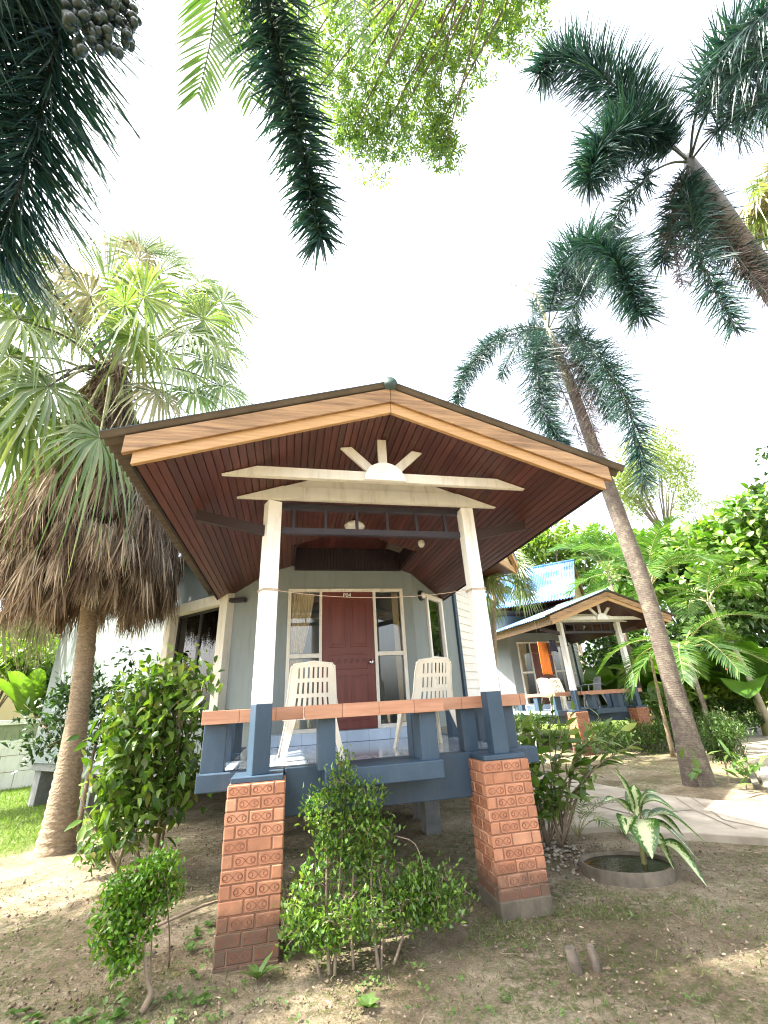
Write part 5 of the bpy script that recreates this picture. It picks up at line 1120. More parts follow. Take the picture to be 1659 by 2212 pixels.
# dieffenbachia growing in the basin
def dieff():
    org = (3.16, 4.22, .06); t = thing('dumb_cane', 'variegated dumb cane with cream-centred leaves standing in the water basin', 'potted plant', org)
    o = Vector(org); mb = MB()
    L = [ # leaf base, tip
        ((3.20, 4.22, .46), (3.10, 4.26, .80), .15), ((3.20, 4.20, .42), (3.28, 4.24, .66), .13), ((3.22, 4.16, .50), (3.46, 3.98, .46), .23), ((3.26, 4.14, .42), (3.62, 3.92, .22), .20),
        ((3.16, 4.12, .42), (3.06, 3.96, .18), .22), ((3.26, 4.08, .24), (3.42, 3.84, -.02), .19), ((3.26, 4.2, .40), (3.60, 4.16, .24), .17), ((3.14, 4.22, .46), (2.90, 4.22, .56), .14), ((3.20, 4.10, .32), (3.26, 3.98, .08), .14), ((3.22, 4.16, .50), (3.34, 4.02, .62), .16), ((3.24, 4.16, .36), (3.50, 3.94, .12), .17), ((3.12, 4.18, .42), (2.94, 4.06, .34), .15)]
    for b_, tp, w in L: mb.tube([(3.16 - org[0], 4.22 - org[1], 0), tuple((Vector((3.18, 4.19, .2)) - o)), tuple(Vector(b_) - o)], [.02, .014, .006], 7)
    mb.tube([(0, 0, -.06), (.02, -.01, .15), (.06, -.04, .36)], [.024, .022, .012], 8)
    mb.build('stalks', M['petiole'], t, smooth=True)
    for b_, tp, w in L:
        w *= 1.25; b_, tp = Vector(b_), Vector(tp); md = b_.lerp(tp, .45) + Vector((0, 0, (tp - b_).length * .22)); P = spline([b_, md, tp], 15)
        vv, at_ = [], []; n = 14
        for j in range(15):
            u = j / 14; T = Vector(P[min(14, j + 1)] - P[max(0, j - 1)]).normalized(); S = T.cross(Vector((0, 0, 1))).normalized(); U = S.cross(T)
            ww = w * .5 * (math.sin(PI * min(1, u * 1.02) ** .75) ** .8 if 0 < u < 1 else .02)
            for i in range(7):
                a = -1 + i / 3; vv.append(np.array(Vector(P[j]) + S * ww * a + U * abs(a) * ww * .25)); at_.append(abs(a) * .62 + .10)
        q = [(j * 7 + i, j * 7 + i + 1, (j + 1) * 7 + i + 1, (j + 1) * 7 + i) for j in range(14) for i in range(6)]
        np_mesh('leaf', [(np.array(vv), np.array(q), 0)], [M['dieff']], t, org, smooth=True, attr=at_)
dieff()
# basin with dark water
t = thing('water_basin', 'shallow oval cement basin of dark water sunk in the ground beside the path', 'basin', (3.02, 4.26, 0))
mb = MB(); n = 40; rings = [(.38, .29, -.1), (.40, .30, .085), (.385, .288, .095), (.365, .27, .088), (.35, .25, .02)]; vv = []
for a_, b_, z in rings:
    for i in range(n): q = 2 * PI * i / n; vv.append((a_ * math.cos(q) * (1 + .03 * math.sin(3 * q)), b_ * math.sin(q), z))
mb.add(vv, [(j * n + i, j * n + (i + 1) % n, (j + 1) * n + (i + 1) % n, (j + 1) * n + i) for j in range(4) for i in range(n)]); b_ = mb.build('bowl', M['stained_footing'], t, smooth=True); b_.rotation_euler = (0, 0, R(-22))
mb = MB(); mb.add([(.358 * math.cos(2 * PI * i / n) * (1 + .03 * math.sin(6 * PI * i / n)), .262 * math.sin(2 * PI * i / n), .070) for i in range(n)], [tuple(range(n))]); w_ = mb.build('water', M['water'], t); w_.rotation_euler = (0, 0, R(-22))
# cement post stump by the path
tag(MB().box(2.74, 2.92, 5.42, 5.6, -.1, .36).build('cement_block', M['damp'], bevel=.01), 'weathered upright cement block behind the right brick pillar', 'block')
# two cut stumps in the grass
for i, (x, y, r_, h, lab) in enumerate(((1.73, 3.14, .032, .095, 'pale sawn-off stem stub, left one of the pair in the grass'), (1.85, 3.12, .022, .10, 'darker split stem stub, right one of the pair in the grass'))):
    mb = MB(); n = 12; vv = []
    pf_ = [(1.3, -.05), (1.1, .03), (1.0, .10), (.98, h), (.7, h - .008), (.3, h - .03)]
    for rr_, z in pf_:
        for j in range(n): q = 2 * PI * j / n; k_ = rr_ * r_ * (1 + .14 * math.sin(q * 3 + i) + .07 * math.sin(q * 7)); vv.append((x + k_ * math.cos(q) - z * .12, y + k_ * math.sin(q), z + (.02 * math.cos(q) if z > .12 else 0)))
    mb.add(vv, [(a * n + j, a * n + (j + 1) % n, (a + 1) * n + (j + 1) % n, (a + 1) * n + j) for a in range(5) for j in range(n)] + [tuple(range(5 * n, 6 * n))])
    tag(mb.build('stump', M['bark'], smooth=True), lab, 'stump')
mb = MB(); n = 9 # third low root stub
mb.tube([(2.0, 3.02, 0), (2.01, 3.02, .05)], [.02, .016], 8)
# bush and weeds at the foot of the foxtail palm
cl = blobs((7.15, 6.75, .62), (.42, .4, .42), 12, .45)
shrub('dense fine-leaved bush at the foot of the ringed palm trunk, by the path', (7.1, 6.8, 0), cl, 4200, .075, .022, 'hedge', [([(7.0, 6.8, 0), (7.05, 6.8, .3), (7.1, 6.8, .7)], .02)], up=.5, twigs=40)
cl = [(6.78, 6.25, .30, .16, .14, .10)]
shrub('small whorled plant with pointed leaves in front of that bush', (6.8, 6.35, 0), cl, 55, .22, .06, 'weed', [([(6.8, 6.35, 0), (6.8, 6.3, .15), (6.78, 6.25, .32)], .01)], twigs=8, up=.1, ts=(0, .35, .7, 1), ws=(.1, 1, .7, .03))
cl = [(6.2, 6.55, .30, .10, .1, .1)]
shrub('few pale leaves sprouting left of the ringed trunk base', (6.25, 6.6, 0), cl, 14, .2, .09, 'weed', [([(6.25, 6.6, 0), (6.2, 6.55, .3)], .008)], twigs=3, hang=.4)
# hedge below the far porch and its dry end
t = tag(None or bpy.data.objects.new('hedge', None), 'low clipped hedge under the far porch', 'hedge'); COL.objects.link(t); t.location = (9.2, 12.2, 0)
cl = []
for i in range(16):
    u = i / 15; x, y, z = loc2(-1.2 + 3.2 * u, -.85, 0); cl.append((x, y, .38 + rnd.uniform(-.05, .08), .3, .28, .36))
P, Nn = clumps(cl, 4600); n = len(P); V = leaves(P, nrm(rdir(n, .6) + Nn), rdir(n, 1.2), .085 * rng.uniform(.6, 1.2, n), .035, k=0); np_mesh('leaves', [V], [M['hedge']], t, (9.2, 12.2, 0))
x, y, z = loc2(2.3, -1.0, 0); cl = [(x, y, .45, .38, .35, .4), (x + .4, y + .1, .5, .3, .3, .4)]
shrub('sparse brownish twiggy bush at the right end of the low hedge', (x, y, 0), cl, 700, .08, .03, 'fan_dry', [([(x, y, 0), (x - .2, y, .3), (x - .3, y, .7)], .015), ([(x, y, 0), (x + .2, y, .3), (x + .3, y, .8)], .015)], twigs=120)
# pebbles between pillar and path, fallen leaves
P = np.stack([rng.normal(2.75, .22, 230), rng.normal(4.95, .35, 230), np.full(230, .012)], 1); Vs = []
mb = MB()
for p in P:
    r_ = rnd.uniform(.008, .026); mb.lathe([(.2 * r_, -.5 * r_), (r_, -.1 * r_), (.8 * r_, .4 * r_), (.1 * r_, .55 * r_)], (p[0], p[1], r_ * .3), 7, (rnd.gauss(0, .2), rnd.gauss(0, .2), 1))
tag(mb.build('gravel', M['pebble'], smooth=True), 'pale pebbles scattered between the right brick pillar and the path', 'pebbles', kind='stuff')
# fallen palm debris line: twig lying in the path's corner etc.
for (a_, b_, r_, lab) in (((6.35, 5.95, .02), (6.9, 6.0, .02), .012, 'thin fallen stick lying below the ringed trunk'), ((-.95, 4.6, .02), (-.3, 4.95, .05), .014, 'thin fallen stick under the porch edge')):
    mb = MB(); a_, b_ = Vector(a_), Vector(b_); mb.tube([tuple(a_), tuple(a_.lerp(b_, .5) + Vector((0, .04, .01))), tuple(b_)], [r_, r_ * .8, r_ * .4], 6); tag(mb.build('fallen_stick', M['twig'], smooth=True), lab, 'stick')

# ================================================================== ground, path
def ground():
    s = np.linspace(-1, 1, 161); g = np.sinh(s * 5.2) / np.sinh(5.2) * 400; X, Y = np.meshgrid(g, g + 4, indexing='ij')
    def bump_(cx, cy, r_, h): return h * np.exp(-((X - cx) ** 2 + (Y - cy) ** 2) / r_ ** 2)
    Z = .012 * np.sin(X * 1.3 + Y) * np.cos(Y * 1.7 - X * .4) * np.exp(-(X ** 2 + Y ** 2) / 600.) - .012 + bump_(6.5, 6.8, .8, .07) + bump_(-2.78, 7.3, .7, .05)
    V = np.stack([X, Y, Z], -1).reshape(-1, 3); n = 161; i = np.arange(n - 1)[:, None] * n + np.arange(n - 1)[None]; i = i.ravel(); Q = np.stack([i, i + n, i + n + 1, i + 1], 1)
    tag(np_mesh('ground', [(V, Q, 0)], [M['ground']], smooth=True), 'bare brown garden soil with thin grass', kind='structure')
ground()
def slab_path(name, outline, joints, z1, label, kinds='structure'):
    mb = MB(); mb.prism(outline, -.05, z1, 0); tag(mb.build(name, M['stone'], bevel=.012), label, kind=kinds)
near = [(2.95, 5.60), (3.52, 5.48), (3.87, 5.42), (3.72, 5.10), (4.29, 4.88), (4.79, 4.45), (5.6, 3.5), (6.7, 2.2)]
far = [(8.2, 2.9), (6.8, 4.3), (6.17, 5.50), (5.75, 5.93), (5.5, 6.46), (5.3, 7.17), (5.15, 8.12), (5.0, 9.6), (3.9, 9.6), (3.4, 7.2), (2.95, 6.3)]
slab_path('path', near + far, None, .055, 'pale stone slab path')
def jl(pts, w=.02, z=.0585):
    mb = MB()
    for (a0, b0), (a1, b1) in zip(pts[:-1], pts[1:]):
        d = Vector((a1 - a0, b1 - b0)); 
        if d.length < .01: continue
        d.normalize(); nx, ny = -d.y * w / 2, d.x * w / 2; mb.add([(a0 + nx, b0 + ny, z), (a0 - nx, b0 - ny, z), (a1 - nx, b1 - ny, z), (a1 + nx, b1 + ny, z)], [(0, 1, 2, 3)])
    return mb
mb = MB(); zz_ = .0585
for i, pts in enumerate(([(5.45, 6.25), (5.1, 5.6), (4.8, 4.75)], [(5.62, 6.15), (5.28, 5.55), (5.9, 5.5), (6.1, 5.42)], [(5.28, 5.55), (5.0, 5.1), (5.1, 4.4)], [(5.9, 5.5), (5.7, 4.9), (5.8, 3.8)], [(5.1, 5.6), (4.3, 5.7), (3.9, 5.45)], [(4.3, 5.7), (4.2, 6.4), (3.5, 6.9)], [(4.2, 6.4), (5.3, 6.7)], [(3.3, 5.6), (3.4, 6.2), (4.2, 6.4)], [(4.2, 6.4), (4.6, 7.3), (5.1, 7.6)])):
    q = jl(pts, .026, zz_ + .0004 * i); mb.add(q.v, q.f)
tag(mb.build('path_joints', M['joint']), 'dark joints between the slabs', kind='structure')
mb = MB(); mb.prism([(7.05, 6.25), (8.0, 7.13), (9.4, 8.49), (12.1, 10.98), (16.2, 15.2), (19, 17), (17, 12), (14, 8.6), (11, 5.6), (8.8, 3.8)], -.05, .045); tag(mb.build('path', M['stone'], bevel=.012), 'broad pale garden path on the right', kind='structure')
mb = MB()
for i, pts in enumerate(([(7.6, 5.6), (9.3, 7.2), (12.5, 10.2)], [(8.2, 5.0), (10.3, 6.9)], [(8.0, 7.1), (9.3, 7.2), (10.3, 6.9)], [(10.2, 9.2), (10.9, 8.7), (11.8, 8.2)], [(7.3, 6.4), (7.6, 5.6), (8.2, 5.0)])):
    q = jl(pts, .035, .0485 + .0004 * i); mb.add(q.v, q.f)
tag(mb.build('path_joints', M['joint']), 'dark joints in the broad path', kind='structure')
mb = MB(); e = [(6.98, 6.25), (7.94, 7.15), (9.34, 8.52), (12.04, 11.02), (16.1, 15.3)]
for (a0, b0), (a1, b1) in zip(e[:-1], e[1:]): d = Vector((a1 - a0, b1 - b0)).normalized(); nx, ny = -d.y * .09, d.x * .09; mb.hexa([(a0, b0, -.05), (a1, b1, -.05), (a1 + nx, b1 + ny, -.05), (a0 + nx, b0 + ny, -.05), (a0, b0, .085), (a1, b1, .085), (a1 + nx, b1 + ny, .085), (a0 + nx, b0 + ny, .085)])
tag(mb.build('path_kerb', M['damp'], bevel=.008), 'low kerb of the broad path', kind='structure')

# grass and weeds as ground cover
def frustum(P, margin=60): # keep what the camera (or a neighbour a step aside) could see
    Q = P - np.array([0, 0, EYE]); x = Q @ np.array(CAMX); y = Q @ np.array(CAMY); z = Q @ np.array(CAMF); return (z > .3) & (np.abs(x) < z * 1.05) & (np.abs(y) < z * 1.35)
def noise2(P, f, seed): 
    r = np.random.default_rng(seed); v = 0
    for i in range(5): k = r.normal(size=2) * f; v = v + np.sin(P[:, 0] * k[0] + P[:, 1] * k[1] + r.random() * 6)
    return v / 5
def scatter(x0, x1, y0, y1, n, dens):
    P = np.stack([rng.uniform(x0, x1, n), rng.uniform(y0, y1, n), np.zeros(n)], 1); return P[frustum(P) & (rng.random(n) < dens(P))]
def off(P): # not on paths, pillars, basin, under deck
    x, y = P[:, 0], P[:, 1]; k = (y < 5.5 - (x - 3) * .62) | (x < 2.7) ; k &= ~((np.abs(x + .2) < .23) & (np.abs(y - 4.05) < .23)) & ~((np.abs(x - 1.81) < .23) & (np.abs(y - 4.05) < .23)) & (((x - 3.02) / .47) ** 2 + ((y - 4.22) / .42) ** 2 > 1); return P[k]
P = scatter(-4, 6, 1.6, 6, 190000, lambda P: np.clip(.10 + .75 * (noise2(P, 2.2, 5) > .12) * (noise2(P, 9, 6) > -.1), 0, 1) * np.where(P[:, 1] > 4.3, .25, 1) * np.where((P[:, 0] > .8) & (P[:, 0] < 2.6) & (P[:, 1] < 4), 1.0, .5)); P = off(P); n = len(P)
V = leaves(P, rdir(n, .9), rdir(n, .3), rng.uniform(.012, .045, n), rng.uniform(.003, .0075, n), ts=(0, .5, 1), ws=(.8, 1, .1), droop=.3)
P2 = scatter(-14, -2.6, 6.8, 16, 60000, lambda P: np.where(P[:, 0] < -2.9 - 0 * P[:, 1], .9, .2) * np.clip((P[:, 1] - 6.6) / 1.5, 0, 1)); n = len(P2)
V2 = leaves(P2, rdir(n, 1.2), rdir(n, .2), rng.uniform(.03, .08, n), rng.uniform(.006, .012, n), ts=(0, .5, 1), ws=(.8, 1, .1), droop=.3, k=1)
P3 = scatter(4, 22, 8, 26, 26000, lambda P: np.where((P[:, 1] > 13.8 + (P[:, 0] - 10) * .1) | (rng.random(len(P)) < .04), .8, .0)); n = len(P3)
V3 = leaves(P3, rdir(n, 1.), rdir(n, .4), rng.uniform(.05, .14, n), rng.uniform(.02, .04, n), k=1)
tag(np_mesh('grass', [V, V2, V3], [M['grassm'], M['lawn']]), 'thin patchy grass over the garden soil', 'grass', kind='stuff')
def weeds():
    P0 = scatter(-2.6, .4, 1.5, 4.6, 1100, lambda P: (noise2(P, 3, 9) > .0) * np.where(P[:, 1] > 3.6, .3, 1)); P1 = scatter(-2.4, 3.5, 1.4, 3.6, 420, lambda P: (noise2(P, 4, 3) > .1) * 1.); P0 = off(np.concatenate([P0, P1])); m_ = len(P0); k = 6
    P = np.repeat(P0, k, 0) + rng.normal(0, .02, (m_ * k, 3)) * [1, 1, 0] + [0, 0, .008]; n = m_ * k; s = np.repeat(rng.uniform(.4, 1.35, m_) * np.where(P0[:, 0] < -.4, 1.15, .62), k)
    th = rng.random(n) * 2 * PI; D = np.stack([np.cos(th), np.sin(th), rng.uniform(.1, .9, n)], 1)
    return leaves(P, D, np.stack([0 * th, 0 * th, 1 + 0 * th], 1) + rng.normal(0, .3, (n, 3)), .042 * s * rng.uniform(.7, 1.2, n), .026 * s, ts=(0, .35, .75, 1), ws=(.1, .9, .9, .1), droop=.3)
tag(np_mesh('weeds', [weeds()], [M['weed']]), 'low broad-leaved weeds spreading over the soil', 'weeds', kind='stuff')
P = scatter(-3, 6, 1.5, 7, 7000, lambda P: np.ones(len(P)) * .5); P = off(P); n = len(P); P[:, 2] = .006
V = leaves(P, rdir(n, 0) * [1, 1, .15], rdir(n, 2), rng.uniform(.015, .045, n), rng.uniform(.008, .018, n), droop=.1)
tag(np_mesh('fallen_leaves', [V], [M['thatch']]), 'dry leaf litter scattered on the soil', 'leaf litter', kind='stuff')
# clods, twigs and small stones lying on the soil
def crumbs():
    P = scatter(-3.2, 6.5, 1.4, 8.5, 26000, lambda P: .25 + .75 * (noise2(P, 3, 21) > .15)); P = off(P); n = len(P); r_ = rng.uniform(.003, .012, n) * np.where(rng.random(n) < .05, 1.7, 1)
    base = np.array([(1, 0, 0), (0, 1, 0), (-1, 0, 0), (0, -1, 0), (0, 0, .7), (0, 0, -.7)], float); V = P[:, None] + base[None] * r_[:, None, None] * rng.uniform(.6, 1.3, (n, 6, 1)); V[:, :, 2] += r_[:, None] * .25
    T3 = np.array([(0, 1, 4), (1, 2, 4), (2, 3, 4), (3, 0, 4), (1, 0, 5), (2, 1, 5), (3, 2, 5), (0, 3, 5)]); Q = (T3[None] + (np.arange(n) * 6)[:, None, None]).reshape(-1, 3)
    k = 900; P2 = off(scatter(-3, 6, 1.5, 7, k, lambda P: np.ones(len(P)) > 0)); m_ = len(P2); P2[:, 2] = .006; D = rdir(m_) * [1, 1, .05]; tw = leaves(P2, D, rdir(m_, 2), rng.uniform(.03, .13, m_), rng.uniform(.002, .005, m_), ws=(1, 1, .6), droop=0, k=1)
    tag(np_mesh('soil_crumbs', [(V.reshape(-1, 3), Q, 0), tw], [M['crumb'], M['thatch']], smooth=False), 'small clods, stones and twigs strewn over the soil', 'soil crumbs', kind='stuff')
crumbs()
# broad leaves sprouting at the foot of the left pillar
def tuft(org, k, L, W, label, mk='weed'):
    n = k; th = np.arange(n) * 2.4; D = np.stack([np.cos(th), np.sin(th), rng.uniform(.5, 1.3, n)], 1); V = leaves(np.tile(np.array(org, float), (n, 1)), D, np.stack([-np.cos(th) * .6, -np.sin(th) * .6, 1 + 0 * th], 1), L * rng.uniform(.7, 1.1, n), W, ts=(0, .35, .7, 1), ws=(.25, 1, .8, .05), droop=.35)
    tag(np_mesh('weed_tuft', [V], [M[mk]], None, org), label, 'weed')
tuft((-.12, 3.66, 0), 9, .14, .035, 'upright tuft of broad leaves at the foot of the left brick pillar')
tuft((.48, 3.18, 0), 8, .09, .05, 'light green rosette weed in the soil before the tall shrub')
tuft((-1.35, 2.75, 0), 9, .10, .06, 'broad rosette weed at the lower left of the garden')

# ================================================================== background
# garden wall, left
F = frame(-7.06, 14.55, 35.3); 
def bwall():
    t = thing('block_wall', 'long pale block garden wall with a mossy top course behind the fan palm', 'wall', (-7, 14.6, 0)); 
    mb = MB(); mb.fbox(F, -9, 9, -.2, 0, -.2, 1.14); a = mb.build('wall_face', M['block'], None); 
    mb2 = MB(); mb2.fbox(F, -9, 9, -.2, -.003, 1.14, 1.50); b_ = mb2.build('mossy_course', M['blockdamp'], None)
    mb3 = MB(); mb3.fbox(F, -9, 9, -.24, .04, 1.50, 1.62); c_ = mb3.build('coping', M['block'], None, bevel=.01)
    mb4 = MB()
    for i, z in enumerate((.38, .76)): mb4.fbox(F, -9, 9, .0005, .003, z, z + .012)
    for r_ in range(3):
        for i in range(24): s_ = -8.8 + i * .75 + (.37 if r_ % 2 else 0); mb4.fbox(F, s_, s_ + .012, .0008, .0025, .012 + r_ * .38, .375 + r_ * .38)
    d_ = mb4.build('mortar_joints', M['joint'], None)
    for o in (a, b_, c_, d_): o.parent = t; o.matrix_parent_inverse = Matrix.Translation((7, -14.6, 0))
bwall()
def T(label, u, v, D, r_, n, L, W, mk, nm='tree', cat='tree', k=10, sub=.42, trunk=.12, grp=None, **kw):
    c = at(u, v, D); org = (c.x, c.y, 0); return tree(nm, label, cat, org, trunk, blobs((c.x, c.y, c.z), r_, k, sub), n, L, W, mk, group=grp, **kw)
G = 'garden plants beyond the left wall'
T('yellow-green leafy shrub beyond the left garden wall, nearest the left edge', 15, 1425, 17.5, (1.6, 1.2, 1.3), 2300, .20, .09, 'far4', 'garden_shrub', 'shrub', trunk=.05, grp=G)
T('mid green leafy shrub beyond the left garden wall, just left of the fan palm trunk', 110, 1440, 18, (1.5, 1.2, 1.2), 2300, .18, .08, 'far1', 'garden_shrub', 'shrub', trunk=.05, grp=G)
T('dense dark green shrub filling the gap behind the fan palm trunk', 165, 1490, 16.8, (1.3, 1.0, .9), 1900, .17, .07, 'far3', 'garden_shrub', 'shrub', trunk=.05, grp=G)
def banana(label, org, n, h, L, W, mk='far4', lean=.6):
    t = thing('banana_plant', label, 'banana plant', org)
    mb = MB(); mb.tube([(0, 0, -.1), (.02, 0, h * .5), (.05, .02, h)], [.12, .09, .05], 10); mb.build('stem', M['petiole'], t, smooth=True)
    for i in range(n):
        a = 2 * PI * i / n + rnd.uniform(-.4, .4); P = spline(gen_arc((.04, .01, h * .9), a, R(rnd.uniform(40, 80)), L * rnd.uniform(.8, 1.1), 1.6 * lean), 14); vv = []
        for j in range(14):
            u = j / 13; Tt = Vector(P[min(13, j + 1)] - P[max(0, j - 1)]).normalized(); S = Tt.cross(Vector((0, 0, 1))).normalized(); U = S.cross(Tt); w = W * .5 * max(.03, math.sin(PI * min(1, .08 + u * .92)) ** .5 * (u > .12) + .03)
            for b_ in (-1, -.5, 0, .5, 1): vv.append(np.array(Vector(P[j]) + S * w * b_ + U * abs(b_) * w * .3 + Vector((0, 0, rnd.uniform(-.02, .02)))))
        q = [(j * 5 + i2, j * 5 + i2 + 1, (j + 1) * 5 + i2 + 1, (j + 1) * 5 + i2) for j in range(13) for i2 in range(4)]
        np_mesh('leaf', [(np.array(vv), np.array(q), 0)], [M[mk]], t, (0, 0, 0), smooth=True)
q = at(60, 1520, 17); banana('banana plant with upright lime leaves beyond the left garden wall', (q.x, q.y, 0), 8, 1.8, 2.0, .5)
q = at(135, 1500, 19); banana('taller banana plant close behind the fan palm trunk', (q.x, q.y, 0), 7, 2.6, 2.3, .5)
# neighbour's roof at the far left
def neighbour():
    q = at(-40, 1400, 24); t = thing('neighbour_house', 'brown roofed house half hidden at the far left edge', 'house', (q.x, q.y, 0), R(-35))
    MB().box(-4, 2.6, -3, 3, 0, 3.4).build('wall', M['gable'], t)
    mb = MB(); mb.hexa([(-4.6, -3.6, 3.1), (3.3, -3.6, 3.1), (3.3, 0, 5.6), (-4.6, 0, 5.6), (-4.6, -3.6, 3.3), (3.3, -3.6, 3.3), (3.3, 0, 5.8), (-4.6, 0, 5.8)]); mb.hexa([(-4.6, 0, 5.601), (3.3, 0, 5.601), (3.3, 3.6, 3.1), (-4.6, 3.6, 3.1), (-4.6, 0, 5.801), (3.3, 0, 5.801), (3.3, 3.6, 3.3), (-4.6, 3.6, 3.3)]); mb.build('roof', M['soffit'], t)
neighbour()
# right background trees
GB = 'trees behind the far cottage'
T('large teak-leaved tree filling the right edge beyond the path', 1600, 1215, 21, (3.2, 3, 3.0), 4200, .36, .24, 'far1', k=16, grp=GB, trunk=.2, droop=.3, hang=.5, aspect=(0, .3, .7, 1), ws=(.2, .95, .8, .1))
T('teak-leaved tree left of the large one, behind the fruiting palm', 1440, 1230, 23, (3.2, 3, 2.4), 3800, .36, .24, 'far1', k=15, grp=GB, trunk=.18, droop=.3, hang=.5, aspect=(0, .3, .7, 1), ws=(.2, .95, .8, .1))
T('bright leafy tree rising behind the blue roof of the far cottage', 1205, 1190, 26, (3.4, 3, 2.2), 3200, .36, .2, 'far4', k=14, grp=GB, trunk=.18, hang=.3)
T('green leafy tree behind the right eave of the far cottage', 1330, 1240, 27, (3.0, 3, 2.6), 2600, .38, .22, 'far1', k=12, grp=GB, trunk=.18, hang=.3)
T('tall pale feathery tree showing above the right end of the near roof', 1390, 1020, 30, (3.8, 3, 4.6), 7500, .24, .085, 'far2', k=22, sub=.30, grp=GB, trunk=.10, fork=.72)
T('faint pale twiggy tree right of the feathery one', 1500, 1090, 34, (3.2, 3, 2.4), 1900, .2, .06, 'far2', k=12, sub=.3, grp=GB, trunk=.08, fork=.7)
T('dark leafy tree low behind the far porch', 1330, 1400, 22, (2.6, 2, 1.9), 2600, .3, .16, 'far3', k=12, grp=GB, trunk=.15, hang=.3)
T('dark green tree mass low at the right edge', 1640, 1380, 20, (2.4, 2, 1.7), 2400, .3, .17, 'far3', k=12, grp=GB, trunk=.15, hang=.3)
T('shady leafy tree between the ringed trunk and the fruiting palm', 1480, 1400, 21, (2.3, 2, 1.8), 2400, .3, .16, 'far3', k=12, grp=GB, trunk=.15, hang=.3)
T('leafy branch tips of a tree just outside the right edge', 1740, 1010, 10, (.85, .8, .7), 420, .14, .08, 'far3', k=7, trunk=.06)
# low ground plants at the right back
def clump_plants(label, u, v, D, n, s, mk='far4'):
    q = at(u, v, D); banana(label, (q.x, q.y, 0), n, s * .5, s * 1.1, s * .55, mk, 1.2)
clump_plants('large-leaved lime plant beyond the right post of the far porch', 1300, 1500, 18.5, 11, 1.9)
clump_plants('large-leaved lime plant right of the ringed trunk', 1500, 1500, 18.5, 12, 2.1)
clump_plants('large-leaved green plant at the right edge of the lawn', 1625, 1500, 18, 12, 2.1, 'far1')
clump_plants('large-leaved green plant between the two lime ones', 1420, 1510, 19.5, 11, 1.9, 'far1')
T('low leafy ground plants in front of the dark trees at right', 1560, 1515, 19, (2.6, 1.2, .7), 2400, .22, .12, 'far4', 'garden_shrub', 'shrub', k=12, trunk=.03)
T('low spreading plants behind the bush at the ringed trunk', 1450, 1530, 17.5, (1.8, 1, .5), 1500, .16, .08, 'far1', 'garden_shrub', 'shrub', k=10, trunk=.03)
T('dark bush hugging the ground right of the garden path', 1590, 1545, 17.5, (1.3, .8, .6), 1300, .16, .07, 'far3', 'garden_shrub', 'shrub', k=8, trunk=.03)
T('low green plants under the far porch left of its hedge', 1130, 1560, 13.2, (.8, .5, .35), 700, .10, .045, 'hedge', 'garden_shrub', 'shrub', k=7, trunk=.02)
# feather palms
def feather(label, org, h, nf, L, r_=.06, mk='pin_far', ll=.55, fruit=False, tr='bark_fox', el=(10, 75), lean=(0, 0), nn=38, az=None):
    t = thing('feather_palm', label, 'palm', org); c = Vector((lean[0], lean[1], h)); mb = MB(); mb.tube([(0, 0, -.1), (lean[0] * .3, lean[1] * .3, h * .5), tuple(c)], [r_ * 1.3, r_, r_ * .8], 10); mb.build('trunk', M[tr], t, smooth=True)
    for i in range(nf):
        a = (2 * PI * i / nf + rnd.uniform(-.25, .25)) if az is None else R(az[i % len(az)]); pts = gen_arc(c, a, R(rnd.uniform(*el)), L * rnd.uniform(.85, 1.1), 1.7); frond_pin(t, pts, n=nn, L=ll, W=.045, bare=.18, mats=[M[mk], M['petiole']], stem=.018)
    if fruit:
        mb = MB(); 
        for i in range(55): a = rnd.random() * 2 * PI; rr_ = rnd.uniform(.06, .22); z = h - 1.55 - rnd.random() * .45; x, y = lean[0] * .85, lean[1] * .85; mb.lathe([(0, -.03), (.022, 0), (0, .03)], (x + rr_ * math.cos(a), y + rr_ * math.sin(a), z), 6)
        mb.build('red_fruit_bunch', M['redfruit'], t, smooth=True)
        n = 260; th = rng.random(n) * 2 * PI; D = np.stack([np.cos(th), np.sin(th), rng.uniform(-.6, .5, n)], 1); V = leaves(np.tile(np.array([lean[0] * .88, lean[1] * .88, h - 1.1]), (n, 1)), D, rdir(n), rng.uniform(.35, .6, n), .018, k=0); np_mesh('flower_spray', [V], [M['far4']], t, (0, 0, 0))
    return t
q = at(1530, 1300, 17); feather('slender palm with a red fruit bunch below its crown, in front of the teak-leaved trees', (q.x + .4, q.y - .2, 0), q.z, 9, 2.3, .07, fruit=True, tr='shaft', el=(20, 70), lean=(-.4, .2), ll=.6)
q = at(1395, 1240, 14.5); feather('arching feather palm directly behind the ringed trunk', (q.x, q.y, 0), q.z - .4, 13, 2.4, .07, el=(10, 75), ll=.6)
q = at(1300, 1190, 17.5); feather('feather palm rising behind the far porch gable', (q.x, q.y, 0), q.z - .8, 11, 2.3, .07, el=(10, 70), ll=.55)
q = at(1480, 1400, 12.8); feather('short feather palm with drooping fronds right of the ringed trunk', (q.x, q.y, 0), q.z, 10, 2.1, .05, el=(5, 60), ll=.5)
q = at(1300, 1330, 12.0); 
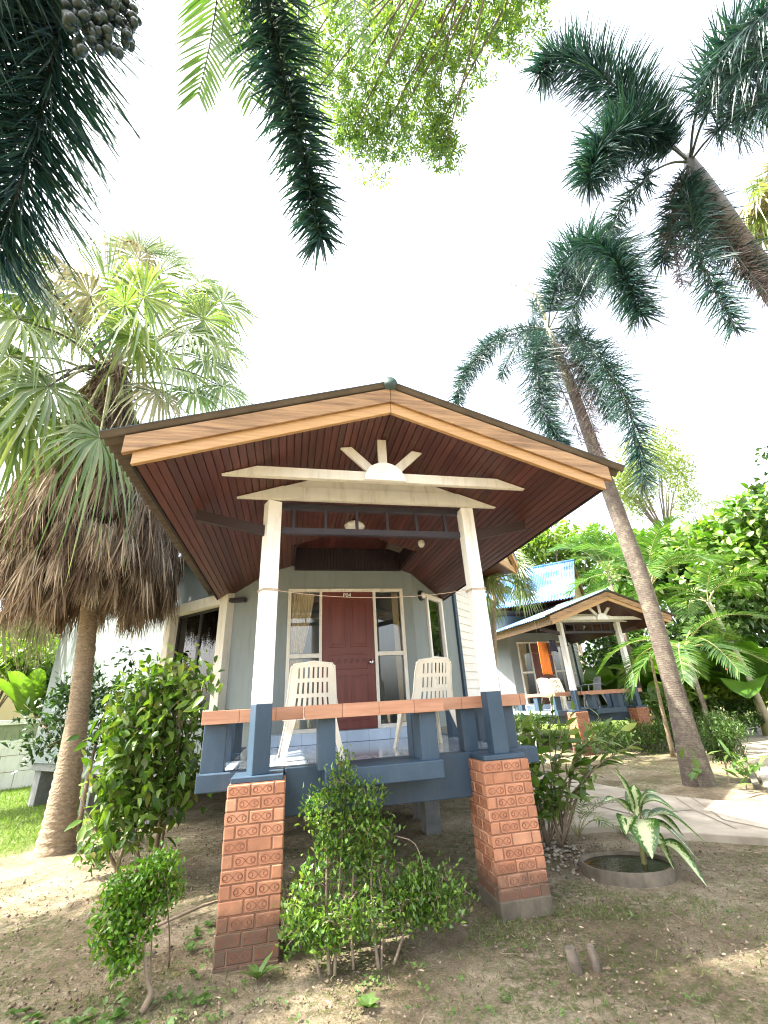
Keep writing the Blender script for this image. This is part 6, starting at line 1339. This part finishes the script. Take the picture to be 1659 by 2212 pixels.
# thin leaning stem beside the ringed trunk
mb = MB(); P = [at(1445, 1600, 13.2), at(1425, 1510, 12.9), at(1404, 1412, 12.8)]; P[0].z = 0; mb.tube([tuple(p) for p in spline(P, 12)], [.055 - .003 * i for i in range(12)], 8)
o = mb.build('sapling', M['bark_fan'], smooth=True); tag(o, 'thin mossy stem standing just left of the ringed palm trunk', 'sapling')

# ================================================================== light, sky, view
EL, AZ = 56, 182   # direction towards the sun: azimuth measured from +x towards +y
sd = Vector((math.cos(R(EL)) * math.cos(R(AZ)), math.cos(R(EL)) * math.sin(R(AZ)), math.sin(R(EL))))
sl = bpy.data.lights.new('sun', 'SUN'); sl.energy = 4.4; sl.angle = R(.6); sl.color = (1, .94, .84)
so = bpy.data.objects.new('sun', sl); COL.objects.link(so); so.rotation_euler = sd.to_track_quat('Z', 'Y').to_euler()
w = bpy.data.worlds.new('World'); SC.world = w; w.use_nodes = True; nt = w.node_tree; nt.nodes.clear()
ou = nt.nodes.new('ShaderNodeOutputWorld'); bg = nt.nodes.new('ShaderNodeBackground'); sk = nt.nodes.new('ShaderNodeTexSky')
sk.sky_type = 'NISHITA'; sk.sun_disc = False; sk.sun_elevation = R(EL); sk.sun_rotation = R(90 - AZ) ; sk.air_density = 1.0; sk.dust_density = 5.0; sk.ozone_density = 1.0
hs = nt.nodes.new('ShaderNodeHueSaturation'); hs.inputs['Saturation'].default_value = .42; hs.inputs['Value'].default_value = 1.25
nt.links.new(sk.outputs[0], hs.inputs['Color']); nt.links.new(hs.outputs[0], bg.inputs[0]); bg.inputs[1].default_value = .15; nt.links.new(bg.outputs[0], ou.inputs[0])
SC.view_settings.view_transform = 'Standard'; SC.view_settings.look = 'None'; SC.view_settings.exposure = 2.42; SC.view_settings.gamma = 1
SC.cycles.max_bounces = 7; SC.cycles.transparent_max_bounces = 8; SC.cycles.diffuse_bounces = 4; SC.cycles.glossy_bounces = 3; SC.cycles.transmission_bounces = 4
SC.cycles.sample_clamp_indirect = 6; SC.cycles.use_denoising = True; SC.cycles.filter_width = 1.1
